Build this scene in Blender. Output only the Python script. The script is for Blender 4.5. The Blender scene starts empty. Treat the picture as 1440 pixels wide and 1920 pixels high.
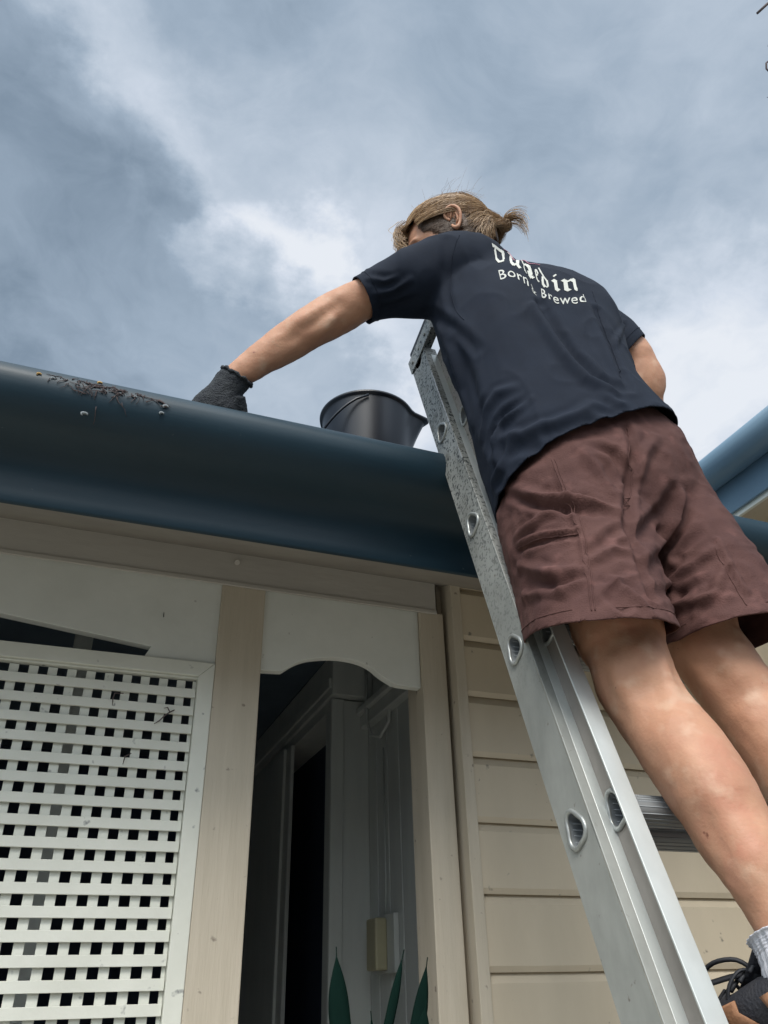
import bpy, bmesh, math, random, json
from mathutils import Vector, Matrix, noise
from mathutils.bvhtree import BVHTree
random.seed(7)
SC = bpy.context.scene
COL = SC.collection
R = math.radians
V = Vector

# ------------------------------------------------------------------ camera
cam_data = bpy.data.cameras.new("camera")
cam = bpy.data.objects.new("camera", cam_data); COL.objects.link(cam)
cam_data.sensor_fit = 'VERTICAL'; cam_data.sensor_height = 24.0
cam_data.lens = 24.0 * 1475.0 / 1920.0
cam_data.clip_start = 0.02; cam_data.clip_end = 800.0
pitch, roll, yaw = R(31.6), R(-1.43), R(21.55)
fw = V((math.sin(yaw)*math.cos(pitch), math.cos(yaw)*math.cos(pitch), math.sin(pitch)))
rt = V((math.cos(yaw), -math.sin(yaw), 0)); up = rt.cross(fw)
rt2 = math.cos(roll)*rt + math.sin(roll)*up
up2 = -math.sin(roll)*rt + math.cos(roll)*up
M = Matrix((rt2, up2, -fw)).transposed().to_4x4()
cam.matrix_world = M          # the origin is the phone, held 1.55 m above the ground
SC.camera = cam
SC.render.resolution_x = 768; SC.render.resolution_y = 1024

# ------------------------------------------------------------------ world
SUN_EL, SUN_AZ = R(50), R(205)
world = bpy.data.worlds.new("World"); SC.world = world
world.use_nodes = True
nt = world.node_tree; nt.nodes.clear()
def N(t, **k):
    n = nt.nodes.new(t)
    for a, b in k.items(): setattr(n, a, b)
    return n
def L(a, b): nt.links.new(a, b)
def math_n(op, a, b=None, c=None, clamp=False):
    n = N('ShaderNodeMath', operation=op); n.use_clamp = clamp
    for i, v in enumerate((a, b, c)):
        if v is None: continue
        if isinstance(v, (int, float)): n.inputs[i].default_value = v
        else: L(v, n.inputs[i])
    return n.outputs[0]
out = N('ShaderNodeOutputWorld'); bg = N('ShaderNodeBackground')
sky = N('ShaderNodeTexSky', sky_type='NISHITA'); sky.sun_disc = False
sky.sun_elevation = SUN_EL; sky.sun_rotation = SUN_AZ
tc = N('ShaderNodeTexCoord')
sep = N('ShaderNodeSeparateXYZ'); L(tc.outputs['Generated'], sep.inputs[0])
zz = math_n('MAXIMUM', sep.outputs[2], 0.02)
den = math_n('ADD', zz, 0.22)
qx = math_n('DIVIDE', sep.outputs[0], den); qy = math_n('DIVIDE', sep.outputs[1], den)
comb = N('ShaderNodeCombineXYZ'); L(qx, comb.inputs[0]); L(qy, comb.inputs[1])
def wnoise(scale, detail, off, rough=0.55, dist=0.0, warp=None):
    m = N('ShaderNodeMapping'); m.inputs['Location'].default_value = off
    L(comb.outputs[0] if warp is None else warp, m.inputs['Vector'])
    n = N('ShaderNodeTexNoise'); n.inputs['Scale'].default_value = scale
    n.inputs['Detail'].default_value = detail; n.inputs['Roughness'].default_value = rough
    n.inputs['Distortion'].default_value = dist
    L(m.outputs[0], n.inputs['Vector']); return n
wn = wnoise(2.2, 4, (3.1, 1.7, 0))
vm = N('ShaderNodeVectorMath', operation='SUBTRACT'); L(wn.outputs['Color'], vm.inputs[0]); vm.inputs[1].default_value = (.5, .5, .5)
vs = N('ShaderNodeVectorMath', operation='SCALE'); L(vm.outputs[0], vs.inputs[0]); vs.inputs['Scale'].default_value = 0.42
va = N('ShaderNodeVectorMath', operation='ADD'); L(comb.outputs[0], va.inputs[0]); L(vs.outputs[0], va.inputs[1])
warped = va.outputs[0]
big = wnoise(1.9, 9, (0.4, 5.2, 0), 0.56, 0.0, warped)
fine = wnoise(6.5, 8, (7.3, 2.2, 0), 0.6, 0.1, warped)
# direction used by the soft bright and dark cloud masses, ragged by the same warp
vs2 = N('ShaderNodeVectorMath', operation='SCALE'); L(vm.outputs[0], vs2.inputs[0]); vs2.inputs['Scale'].default_value = 0.22
fn2 = wnoise(7.0, 6, (1.3, 9.2, 0), 0.6)
vm3 = N('ShaderNodeVectorMath', operation='SUBTRACT'); L(fn2.outputs['Color'], vm3.inputs[0]); vm3.inputs[1].default_value = (.5, .5, .5)
vs3 = N('ShaderNodeVectorMath', operation='SCALE'); L(vm3.outputs[0], vs3.inputs[0]); vs3.inputs['Scale'].default_value = 0.24
va2 = N('ShaderNodeVectorMath', operation='ADD'); L(tc.outputs['Generated'], va2.inputs[0]); L(vs2.outputs[0], va2.inputs[1])
va3 = N('ShaderNodeVectorMath', operation='ADD'); L(va2.outputs[0], va3.inputs[0]); L(vs3.outputs[0], va3.inputs[1])
dirn = N('ShaderNodeVectorMath', operation='NORMALIZE'); L(va3.outputs[0], dirn.inputs[0])
def blob(d, rad, amp, sharp=1.0):
    """a soft cloud mass of angular radius rad (deg) round direction d"""
    d = V(d).normalized()
    n = N('ShaderNodeVectorMath', operation='DOT_PRODUCT'); L(dirn.outputs[0], n.inputs[0]); n.inputs[1].default_value = d
    c0 = math.cos(R(rad)); c1 = math.cos(R(rad*(1-sharp)))
    mr = N('ShaderNodeMapRange'); mr.interpolation_type = 'SMOOTHSTEP'
    L(n.outputs['Value'], mr.inputs[0]); mr.inputs[1].default_value = c0; mr.inputs[2].default_value = c1
    mr.inputs[3].default_value = 0; mr.inputs[4].default_value = amp
    return mr.outputs[0]
SKYBLOBS = [
 ((0.105, 0.635, 0.765), 5.0, 0.24, .9), ((0.12, 0.40, 0.90), 15, -.13, 1), ((-0.063, 0.547, 0.835), 6, 0.14, .9), ((0.158, 0.541, 0.826), 12, 0.10, 1), ((0.174, 0.438, 0.882), 9, -.04, 1),
 ((0.597, 0.519, 0.611), 9, 0.26, 1), ((0.346, 0.743, 0.573), 8, 0.20, 1), ((0.234, 0.728, 0.644), 9, .12, 1), ((0.60, 0.58, 0.52), 14, 0.10, 1), ((0.403, 0.488, 0.774), 9, -.07, 1), ((-0.166, 0.517, 0.84), 10, -.05, 1), ((0.454, 0.31, 0.836), 7, .05, .8)]
# the edge of the darker cloud bank that crosses the left of the sky
fr = N('ShaderNodeVectorMath', operation='DOT_PRODUCT'); L(dirn.outputs[0], fr.inputs[0]); fr.inputs[1].default_value = (-0.5576, 0.6705, -0.4894)
def smooth(v, a, b, lo, hi):
    mr = N('ShaderNodeMapRange'); mr.interpolation_type = 'SMOOTHSTEP'; L(v, mr.inputs[0])
    for i_, q_ in enumerate((a, b, lo, hi)): mr.inputs[i_+1].default_value = q_
    return mr.outputs[0]
bank = smooth(fr.outputs['Value'], -.03, .04, 0, -.24)
rim_ = math_n('MULTIPLY', smooth(fr.outputs['Value'], -.16, -.035, 0, 1), smooth(fr.outputs['Value'], -.03, .02, .11, 0))
acc = math_n('MULTIPLY_ADD', big.outputs['Fac'], 0.92, -0.065)
acc = math_n('MULTIPLY_ADD', fine.outputs['Fac'], 0.50, acc); acc = math_n('SUBTRACT', acc, .12)
for b in SKYBLOBS: acc = math_n('ADD', acc, blob(*b))
acc = math_n('ADD', acc, bank); acc = math_n('ADD', acc, rim_)
acc = math_n('ADD', acc, 0.045)
ramp = N('ShaderNodeValToRGB'); L(acc, ramp.inputs[0])
el = ramp.color_ramp.elements
stops = [(0.0, (.078, .110, .145, 1)), (0.2, (.118, .155, .198, 1)), (0.42, (.186, .231, .284, 1)), (0.65, (.266, .308, .360, 1)), (0.85, (.356, .390, .440, 1)), (1.0, (.44, .46, .49, 1))]
el[0].position, el[0].color = stops[0]; el[1].position, el[1].color = stops[-1]
for p, c in stops[1:-1]:
    e = el.new(p); e.color = c
# overcast: the blue daylight sky of the Sky Texture only tints the cloud layer
skm = N('ShaderNodeVectorMath', operation='SCALE'); L(sky.outputs[0], skm.inputs[0]); skm.inputs['Scale'].default_value = 0.05
mix = N('ShaderNodeMix', data_type='RGBA'); mix.inputs[0].default_value = 0.90
L(skm.outputs[0], mix.inputs[6]); L(ramp.outputs[0], mix.inputs[7])
# the cloud is thinner, hence brighter, towards the sun behind the photographer
sunside = N('ShaderNodeVectorMath', operation='DOT_PRODUCT'); L(tc.outputs['Generated'], sunside.inputs[0])
sunside.inputs[1].default_value = (math.sin(SUN_AZ)*math.cos(SUN_EL), math.cos(SUN_AZ)*math.cos(SUN_EL), math.sin(SUN_EL))
boost = smooth(sunside.outputs['Value'], .40, .98, 1.0, 3.7)
warm = N('ShaderNodeMix', data_type='RGBA'); warm.blend_type = 'MULTIPLY'; L(smooth(sunside.outputs['Value'], .48, .98, 0, 1), warm.inputs[0]); L(mix.outputs[2], warm.inputs[6]); warm.inputs[7].default_value = (1.08, .98, .84, 1)
L(warm.outputs[2], bg.inputs[0]); L(boost, bg.inputs[1])
L(bg.outputs[0], out.inputs[0])

sd = bpy.data.lights.new("sun", 'SUN'); sun = bpy.data.objects.new("sun", sd); COL.objects.link(sun)
sd.energy = 1.5; sd.angle = R(28); sd.color = (1.0, .95, .88)
sdir = V((math.sin(SUN_AZ)*math.cos(SUN_EL), math.cos(SUN_AZ)*math.cos(SUN_EL), math.sin(SUN_EL)))
sun.rotation_euler = sdir.to_track_quat('Z', 'Y').to_euler()
SC.view_settings.view_transform = 'Standard'; SC.view_settings.look = 'None'
SC.view_settings.gamma = 1.0; SC.view_settings.exposure = 1.0

# ------------------------------------------------------------------ materials
def mat(name, c1, c2=None, rough=.6, metal=0., scale=6., stretch=(1, 1, 1), bump=0., bscale=60., spots=None, sss=0., spec=.5, detail=6, coords='Object', coat=0., rough2=None, fac=(.35, .65), trans=0.):
    m = bpy.data.materials.new(name); m.use_nodes = True
    t = m.node_tree; p = t.nodes['Principled BSDF']
    p.inputs['Roughness'].default_value = rough; p.inputs['Metallic'].default_value = metal
    p.inputs['Specular IOR Level'].default_value = spec
    if coat: p.inputs['Coat Weight'].default_value = coat; p.inputs['Coat Roughness'].default_value = .15
    if sss:
        p.inputs['Subsurface Weight'].default_value = sss; p.inputs['Subsurface Radius'].default_value = (1, .35, .2); p.inputs['Subsurface Scale'].default_value = .012
    c1 = tuple(c1) + (1,); c2 = tuple(c2) + (1,) if c2 else c1
    tcn = t.nodes.new('ShaderNodeTexCoord'); mp = t.nodes.new('ShaderNodeMapping'); mp.inputs['Scale'].default_value = stretch
    t.links.new(tcn.outputs[coords], mp.inputs[0])
    nz = t.nodes.new('ShaderNodeTexNoise'); nz.inputs['Scale'].default_value = scale; nz.inputs['Detail'].default_value = detail; nz.inputs['Roughness'].default_value = .62
    t.links.new(mp.outputs[0], nz.inputs['Vector'])
    rp = t.nodes.new('ShaderNodeValToRGB'); rp.color_ramp.elements[0].position = fac[0]; rp.color_ramp.elements[1].position = fac[1]
    rp.color_ramp.elements[0].color = c2; rp.color_ramp.elements[1].color = c1
    t.links.new(nz.outputs['Fac'], rp.inputs[0])
    col = rp.outputs[0]
    if spots:
        for (scol, sscale, lo, hi, zr) in spots:
            n2 = t.nodes.new('ShaderNodeTexNoise'); n2.inputs['Scale'].default_value = sscale; n2.inputs['Detail'].default_value = 3
            t.links.new(tcn.outputs[coords], n2.inputs['Vector'])
            mr = t.nodes.new('ShaderNodeMapRange'); t.links.new(n2.outputs['Fac'], mr.inputs[0])
            mr.inputs[1].default_value = lo; mr.inputs[2].default_value = hi
            f = mr.outputs[0]
            if zr:
                sx = t.nodes.new('ShaderNodeSeparateXYZ'); t.links.new(tcn.outputs[coords], sx.inputs[0])
                mz = t.nodes.new('ShaderNodeMapRange'); t.links.new(sx.outputs[2], mz.inputs[0]); mz.inputs[1].default_value = zr[0]; mz.inputs[2].default_value = zr[1]
                mm = t.nodes.new('ShaderNodeMath'); mm.operation = 'MULTIPLY'; t.links.new(f, mm.inputs[0]); t.links.new(mz.outputs[0], mm.inputs[1]); f = mm.outputs[0]
            mx = t.nodes.new('ShaderNodeMix'); mx.data_type = 'RGBA'
            t.links.new(f, mx.inputs[0]); t.links.new(col, mx.inputs[6]); mx.inputs[7].default_value = tuple(scol) + (1,)
            col = mx.outputs[2]
    t.links.new(col, p.inputs['Base Color'])
    if rough2 is not None:
        mr = t.nodes.new('ShaderNodeMapRange'); t.links.new(nz.outputs['Fac'], mr.inputs[0]); mr.inputs[1].default_value = .3; mr.inputs[2].default_value = .7
        mr.inputs[3].default_value = rough; mr.inputs[4].default_value = rough2; t.links.new(mr.outputs[0], p.inputs['Roughness'])
    if bump:
        nb = t.nodes.new('ShaderNodeTexNoise'); nb.inputs['Scale'].default_value = bscale; nb.inputs['Detail'].default_value = 5
        t.links.new(mp.outputs[0], nb.inputs['Vector'])
        bp = t.nodes.new('ShaderNodeBump'); bp.inputs['Strength'].default_value = bump; bp.inputs['Distance'].default_value = .004
        t.links.new(nb.outputs['Fac'], bp.inputs['Height']); t.links.new(bp.outputs[0], p.inputs['Normal'])
    return m
M_navy = mat('navy_gutter_paint', (.012, .033, .050), (.009, .026, .040), rough=.42, spec=.32, scale=3, stretch=(.6, 3, 3), bump=.05, bscale=40, rough2=.48, spots=[((.07, .09, .10), 60, .74, .80, None)])
M_navy_sheen = mat('upper_gutter_sky_sheen', (.16, .26, .35), (.135, .22, .30), rough=.32, scale=3, bump=.04, bscale=30, rough2=.45)  # sheen of the bright sky is put into this paler blue
M_cream = mat('cream_paint', (.56, .485, .37), (.50, .43, .325), rough=.55, scale=4, stretch=(1, 1, .35), bump=.25, bscale=55, spots=[((.20, .18, .15), 38, .70, .78, None)])
M_post = mat('cream_post_paint', (.55, .49, .395), (.49, .435, .345), rough=.55, scale=5, stretch=(6, 6, .5), bump=.3, bscale=28, spots=[((.25, .21, .17), 42, .69, .76, None)])
M_white = mat('white_paint', (.75, .76, .69), (.67, .68, .61), rough=.5, scale=5, bump=.2, bscale=45, spots=[((.28, .29, .28), 40, .69, .78, None)])
M_trim = mat('valance_paint', (.76, .78, .74), (.68, .70, .66), rough=.5, scale=5, bump=.2, bscale=30, spots=[((.3, .29, .27), 30, .72, .78, None)])
M_beam = mat('beam_paint', (.50, .48, .44), (.44, .42, .385), rough=.6, scale=3, stretch=(.5, 2, 2), bump=.25, bscale=30)
M_soffit = mat('soffit_board', (.30, .28, .25), (.24, .22, .20), rough=.7)
M_inner = mat('porch_grey_paint', (.60, .63, .61), (.53, .56, .55), rough=.6, stretch=(3, 3, .4), scale=4, bump=.15, bscale=25)
M_dark = mat('room_shade_navy', (.03, .045, .085), rough=.8)  # navy gloom of the unlit porch room, put into the wall colour
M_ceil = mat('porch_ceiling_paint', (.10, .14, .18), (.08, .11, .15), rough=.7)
M_roof = mat('roof_sheet_paint', (.05, .08, .11), (.04, .065, .09), rough=.4)
M_ground = mat('concrete_ground', (.27, .255, .22), (.20, .19, .165), rough=.85, scale=1.4, bump=.3, bscale=20)
M_alu = mat('oxidised_aluminium', (.40, .41, .39), (.27, .28, .265), rough=.5, metal=.35, scale=9, stretch=(1, 1, .5), bump=.12, bscale=70, rough2=.6,
            spots=[((.03, .035, .04), 170, .54, .60, (1.9, 2.5)), ((.20, .20, .18), 30, .55, .75, (1.9, 2.5)), ((.20, .18, .16), 60, .70, .76, None)])
M_alu2 = mat('dull_aluminium', (.34, .31, .28), (.23, .21, .19), rough=.5, metal=.3, scale=9, stretch=(1, 1, .5), bump=.15, bscale=60,
            spots=[((.04, .045, .04), 150, .60, .66, (2.05, 2.5)), ((.25, .26, .20), 24, .58, .74, (1.8, 2.4))])
M_bright = mat('bright_aluminium', (.62, .65, .64), (.52, .55, .54), rough=.38, metal=.4, scale=10, stretch=(1, 1, .5), bump=.1, bscale=50, rough2=.55)
M_ribbed = mat('rung_aluminium', (.30, .32, .33), (.22, .24, .26), rough=.5, metal=.4, scale=60, stretch=(.05, 1, 1), bump=.1, bscale=120)
M_ring = mat('swaged_ring', (.40, .42, .41), (.30, .31, .30), rough=.35, metal=.5, scale=60)
M_rubber = mat('black_rubber', (.02, .022, .028), rough=.6)
M_skin = mat('skin', (.50, .275, .175), (.40, .20, .125), rough=.55, spec=.35, scale=16, sss=.10, bump=.16, bscale=220, detail=9, fac=(.3, .7), spots=[((.44, .19, .125), 13, .55, .80, None), ((.52, .33, .23), 24, .56, .74, None), ((.22, .09, .06), 42, .72, .76, None)])
M_shirt = mat('navy_cotton', (.0085, .0140, .0270), (.007, .0115, .0225), rough=.88, spec=.25, scale=20, bump=.15, bscale=700)
M_shorts = mat('maroon_cotton', (.098, .047, .041), (.070, .032, .029), rough=.85, spec=.25, scale=14, bump=.35, bscale=420, spots=[((.135, .064, .057), 26, .58, .75, None)])
M_print = mat('cream_print', (.55, .56, .52), (.48, .49, .46), rough=.7)
M_pink = mat('pink_stitching', (.45, .20, .28), rough=.8)
M_hair = mat('blond_hair', (.34, .215, .115), (.21, .125, .065), rough=.42, scale=30, stretch=(1, 1, 1), spec=.6)
M_hair2 = mat('blond_hair_light', (.55, .385, .22), (.40, .26, .14), rough=.4, scale=30, spec=.6)
M_hair3 = mat('brown_hair_under', (.12, .075, .05), (.075, .048, .034), rough=.5, scale=30)
M_sock = mat('grey_white_sock', (.62, .63, .68), (.5, .51, .56), rough=.9, scale=40, stretch=(1, 1, .2), bump=.8, bscale=260)
M_shoe = mat('black_shoe_mesh', (.02, .022, .03), (.03, .03, .035), rough=.7, scale=40, bump=.5, bscale=300)
M_tan = mat('tan_shoe_suede', (.34, .17, .09), (.26, .13, .07), rough=.75, scale=20, bump=.3, bscale=200)
M_glove = mat('black_glove', (.018, .022, .03), (.03, .036, .042), rough=.85, scale=60, bump=.9, bscale=330)
M_bucket = mat('black_bucket_plastic', (.010, .013, .020), rough=.33, spec=.5, scale=4)
M_leaf = mat('dark_green_leaf', (.004, .017, .013), (.003, .011, .009), rough=.85, spec=.05, scale=12, stretch=(1, 1, .3))
M_stem = mat('woody_stem', (.12, .09, .06), (.08, .06, .04), rough=.9)
M_pot = mat('terracotta', (.35, .15, .08), (.28, .12, .07), rough=.8)
M_litter = mat('dead_leaf_litter', (.085, .062, .062), (.045, .034, .036), rough=.9, scale=60)
M_litter2 = mat('yellow_leaf', (.45, .30, .10), (.35, .22, .07), rough=.8)
M_twig = mat('bare_twig', (.14, .11, .11), (.09, .07, .07), rough=.9)
M_box = mat('yellowed_plastic', (.46, .43, .28), (.40, .37, .25), rough=.45)
M_glass = mat('window_glass', (.03, .04, .05), rough=.06, spec=.8)
M_bark = mat('bark', (.13, .10, .08), (.08, .06, .05), rough=.95, bump=.8, bscale=20)

# ------------------------------------------------------------------ helpers
def prop(o, label=None, cat=None, group=None, kind=None):
    if label: o['label'] = label
    if cat: o['category'] = cat
    if group: o['group'] = group
    if kind: o['kind'] = kind
    return o
def empty(name, loc, label, cat, group=None):
    o = bpy.data.objects.new(name, None); COL.objects.link(o); o.location = loc; o.empty_display_size = .1
    return prop(o, label, cat, group)
def link(name, me, m, parent=None, smooth=False):
    o = bpy.data.objects.new(name, me); COL.objects.link(o)
    if m is not None: me.materials.append(m)
    if parent is not None:
        o.parent = parent
        o.matrix_parent_inverse = Matrix.Identity(4)
        off = V((0, 0, 0)); p = parent
        while p is not None: off += p.location; p = p.parent
        me.transform(Matrix.Translation(-off))
    if smooth:
        for f in me.polygons: f.use_smooth = True
    return o
class MB:
    """collects verts and faces for one mesh"""
    def __init__(s): s.v = []; s.f = []; s.mi = []; s.cur = 0
    def add(s, vs, fs):
        b = len(s.v); s.v += [tuple(x) for x in vs]; s.f += [tuple(b+i for i in f) for f in fs]; s.mi += [s.cur]*len(fs); return s
    def box(s, x0, x1, y0, y1, z0, z1):
        vs = [(x, y, z) for x in (x0, x1) for y in (y0, y1) for z in (z0, z1)]
        return s.add(vs, [(0, 1, 3, 2), (4, 6, 7, 5), (0, 4, 5, 1), (2, 3, 7, 6), (0, 2, 6, 4), (1, 5, 7, 3)])
    def obox(s, o, a, b, c):
        """oriented box from corner o with edge vectors a,b,c"""
        o, a, b, c = V(o), V(a), V(b), V(c)
        vs = [o + i*a + j*b + k*c for i in (0, 1) for j in (0, 1) for k in (0, 1)]
        return s.add(vs, [(0, 1, 3, 2), (4, 6, 7, 5), (0, 4, 5, 1), (2, 3, 7, 6), (0, 2, 6, 4), (1, 5, 7, 3)])
    def tube(s, pts, rad, seg=8, cap=True, flat=1.0):
        pts = [V(p) for p in pts]; n = len(pts)
        if not hasattr(rad, '__len__'): rad = [rad]*n
        t0 = (pts[1]-pts[0]).normalized(); ref = V((0, 0, 1)) if abs(t0.z) < .9 else V((1, 0, 0))
        u = t0.cross(ref).normalized(); rings = []
        for i, p in enumerate(pts):
            t = (pts[min(i+1, n-1)]-pts[max(i-1, 0)]).normalized()
            u = (u - t*u.dot(t)).normalized(); w = t.cross(u)
            rings.append([p + rad[i]*(math.cos(2*math.pi*k/seg)*u + flat*math.sin(2*math.pi*k/seg)*w) for k in range(seg)])
        vs = [q for r_ in rings for q in r_]
        fs = [(i*seg+k, i*seg+(k+1) % seg, (i+1)*seg+(k+1) % seg, (i+1)*seg+k) for i in range(n-1) for k in range(seg)]
        if cap: fs += [tuple(range(seg))[::-1], tuple((n-1)*seg+k for k in range(seg))]
        return s.add(vs, fs)
    def rings(s, rings, cap=True, closed=True):
        n = len(rings); seg = len(rings[0]); vs = [q for r_ in rings for q in r_]
        m_ = seg if closed else seg-1
        fs = [(i*seg+k, i*seg+(k+1) % seg, (i+1)*seg+(k+1) % seg, (i+1)*seg+k) for i in range(n-1) for k in range(m_)]
        if cap: fs += [tuple(range(seg))[::-1], tuple((n-1)*seg+k for k in range(seg))]
        return s.add(vs, fs)
    def prism(s, poly, y0, y1):
        """poly of (x,z) extruded from y0 to y1"""
        n = len(poly)
        vs = [(x, y0, z) for x, z in poly] + [(x, y1, z) for x, z in poly]
        return s.add(vs, [tuple(range(n)), tuple(range(n, 2*n))[::-1]] + [(i, i+n, (i+1) % n+n, (i+1) % n) for i in range(n)])
    def build(s, name, m, parent=None, smooth=False, bevel=0., mats=None):
        me = bpy.data.meshes.new(name); me.from_pydata(s.v, [], s.f); me.update()
        bm = bmesh.new(); bm.from_mesh(me); bmesh.ops.recalc_face_normals(bm, faces=bm.faces); bm.to_mesh(me); bm.free()
        o = link(name, me, m, parent, smooth)
        if mats:
            for mm in mats: me.materials.append(mm)
            for p, i in zip(me.polygons, s.mi): p.material_index = i
        if bevel:
            b = o.modifiers.new('bevel', 'BEVEL'); b.width = bevel; b.segments = 2; b.limit_method = 'ANGLE'; b.angle_limit = R(40)
        return o
def extrude_x(profile, x0, x1, nx=1, wob=0.):
    """open profile of (y,z) swept along x"""
    mb = MB(); rows = []
    for i in range(nx+1):
        x = x0+(x1-x0)*i/nx
        dz = wob*noise.noise((x*1.3, 0, 0)) if wob else 0
        rows.append([(x, y+dz*.7, z+dz) for y, z in profile])
    mb.rings(rows, cap=False, closed=False); return mb
def crom(P, t):
    n = len(P)-1; i = min(int(t), n-1); u = t-i
    a, b, c, d = P[max(i-1, 0)], P[i], P[i+1], P[min(i+2, n)]
    return .5*((2*b)+(c-a)*u+(2*a-5*b+4*c-d)*u*u+(3*b-a-3*c+d)*u**3)
def hash1(a, b): return noise.noise(V((a*7.31, b*3.77, .37)))
# ------------------------------------------------------------------ ground
mb = MB(); mb.add([(-400, -400, -1.55), (400, -400, -1.55), (400, 400, -1.55), (-400, 400, -1.55)], [(0, 1, 2, 3)])
g = mb.build('ground', M_ground); prop(g, kind='structure')

# ------------------------------------------------------------------ the house
house = empty('house', (0, 1.8, -1.55), 'low cream timber house with blue gutter, white lattice and shaded porch', 'house')
W = 1.8; FL = -1.5
# gutter: quad profile, bead on the lip, open at the top
prof = [(1.338, .958), (1.337, .90)][:0] + [(1.348, .955), (1.348, .770), (1.345, .7655), (1.3415, .770), (1.3413, .79), (1.340, .812), (1.335, .834), (1.325, .852), (1.308, .864), (1.288, .871), (1.265, .877), (1.245, .883), (1.227, .893), (1.213, .908), (1.2045, .926), (1.201, .943), (1.203, .956), (1.207, .963),
        (1.2095, .9685), (1.214, .973), (1.2205, .9745), (1.226, .971), (1.227, .965), (1.222, .961), (1.216, .9615)]
mb = extrude_x(prof, -3.0, 1.80, 60, .003)
gut = mb.build('gutter', M_navy, house, smooth=True); s_ = gut.modifiers.new('thick', 'SOLIDIFY'); s_.thickness = .0015; s_.offset = 1
mb = MB(); mb.box(-3.0, 1.80, 1.3495, 1.372, .79, .95); mb.build('fascia', M_beam, house)
# corrugated roof sheets
rows = []
for j_ in range(3):
    y = 1.30 + (3.2*j_/2); z = .985 + (y-1.30)*math.tan(R(18)); row = []
    for i in range(64*6+1):
        x = -3.0 + 4.86*i/(64*6); row.append((x, y, z+.008*math.sin(x*2*math.pi/.076)))
    rows.append(row)
mb = MB(); mb.rings(rows, cap=False, closed=False)
rf = mb.build('roof', M_roof, house, smooth=True); s_ = rf.modifiers.new('thick', 'SOLIDIFY'); s_.thickness = .001
# raked soffit lining
mb = MB(); mb.obox((-3, 1.353, .800), (4.8, 0, 0), (0, .47, .19), (0, -.006, .015)); mb.build('soffit', M_soffit, house)
# beam and wall plate
mb = MB(); mb.box(-3, .855, 1.7925, 1.88, .893, 1.06); mb.box(-3, .855, 1.7885, 1.795, .885, .897)
mb.build('beam', M_beam, house, bevel=.002)
# verandah posts
for x0, x1 in ((.271, .380), (.806, .876), (-1.22, -1.11)):
    mb = MB(); mb.box(x0, x1, 1.797, 1.90, FL, .892); mb.build('porch_post', M_post, house, bevel=.0025)
# back of the second post, and the shadow groove before the corner board
mb = MB(); mb.box(.877, .95, 1.835, 1.90, FL, 1.06); mb.build('wall_stud', M_post, house, bevel=.002)
mb = MB(); mb.box(.889, .919, 1.766, 1.834, FL, 1.06); mb.build('corner_board', M_post, house, bevel=.0025)
# weatherboards
mb = MB(); zb = .358-.155*12; prof_w = []
k = 0
while zb < 1.06:
    zt = zb+.155
    zt2 = min(zt, 1.06); j_ = .0015*hash1(k, 1)
    prof_w += [(1.7815+j_, zb+.0005), (1.781+j_, zb+.004), (1.781+j_, zt2-.034), (1.785+j_, zt2-.029), (1.8035, zt2-.004), (1.8045, zt2+.005)]
    zb = zt; k += 1
nx = 40; rows = []
for i in range(nx+1):
    x = .919+(1.668-.919)*i/nx
    rows.append([(x, y+.0012*noise.noise((x*3, 0, z*9)), z+(.0016*noise.noise((x*2.2, 5, int(z*20))))) for y, z in prof_w])
mb.rings(rows, cap=False, closed=False)
wb = mb.build('weatherboard_wall', M_cream, house); s_ = wb.modifiers.new('thick', 'SOLIDIFY'); s_.thickness = .012; s_.offset = -1
mb = MB(); mb.box(1.665, 1.682, 1.776, 1.86, FL, 1.06); mb.build('end_strip', M_cream, house, bevel=.002)
# nail heads along the boards, a little stopped and rusty
for k in range(7):
    for x_ in (.955, 1.30, 1.62):
        zb_ = .358-.155*3+.155*k+.030+.003*hash1(k, x_*9); xx = x_+.012*hash1(x_*5, k)
        mb = MB(); mb.tube([(xx, 1.786, zb_), (xx, 1.7795, zb_)], .0026, 8); mb.build('nail_head', M_soffit, wb)
# white window beside the boards
mb = MB(); mb.box(1.683, 1.76, 1.765, 1.86, -.55, .62); mb.box(1.683, 2.5, 1.7655, 1.8595, .62, .69); mb.box(1.66, 2.5, 1.75, 1.86, -.60, -.55)
wf = mb.build('window', M_white, house, bevel=.002)
mb = MB(); mb.box(1.76, 2.5, 1.80, 1.806, -.55, .62); mb.build('pane', M_glass, wf)
mb = MB(); mb.box(1.683, 3.2, 1.81, 1.87, FL, 1.3); mb.build('wall', M_cream, house)
# valance over the lattice, with its long notch
pl = [(-1.11, .8925), (.271, .8925), (.271, .6795), (.106, .6795), (.120, .708), (-.213, .7465), (-.42, .757), (-.63, .7465), (-.96, .708), (-.946, .6795), (-1.11, .6795)]
mb = MB(); mb.prism(pl, 1.806, 1.834); mb.build('valance', M_trim, house, bevel=.0012)
# shaped valance over the opening
pts = [(.381, .680), (.441, .683), (.4475, .692)]
arc = [(.4475, .692), (.470, .708), (.501, .722), (.55, .732), (.591, .735), (.633, .731), (.666, .720), (.695, .700), (.729, .682)]
ap = [V((a, b, 0)) for a, b in arc]
pts = [(.381, .680), (.436, .683)] + [tuple(crom(ap, t/4)[:2]) for t in range(0, 33)] + [(.745, .6795), (.759, .679), (.805, .678)]
mb = MB(); mb.prism(pts[::-1] + [(.381, .8925), (.805, .8925)], 1.808, 1.834); mb.build('valance', M_trim, house, bevel=.0012)
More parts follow.
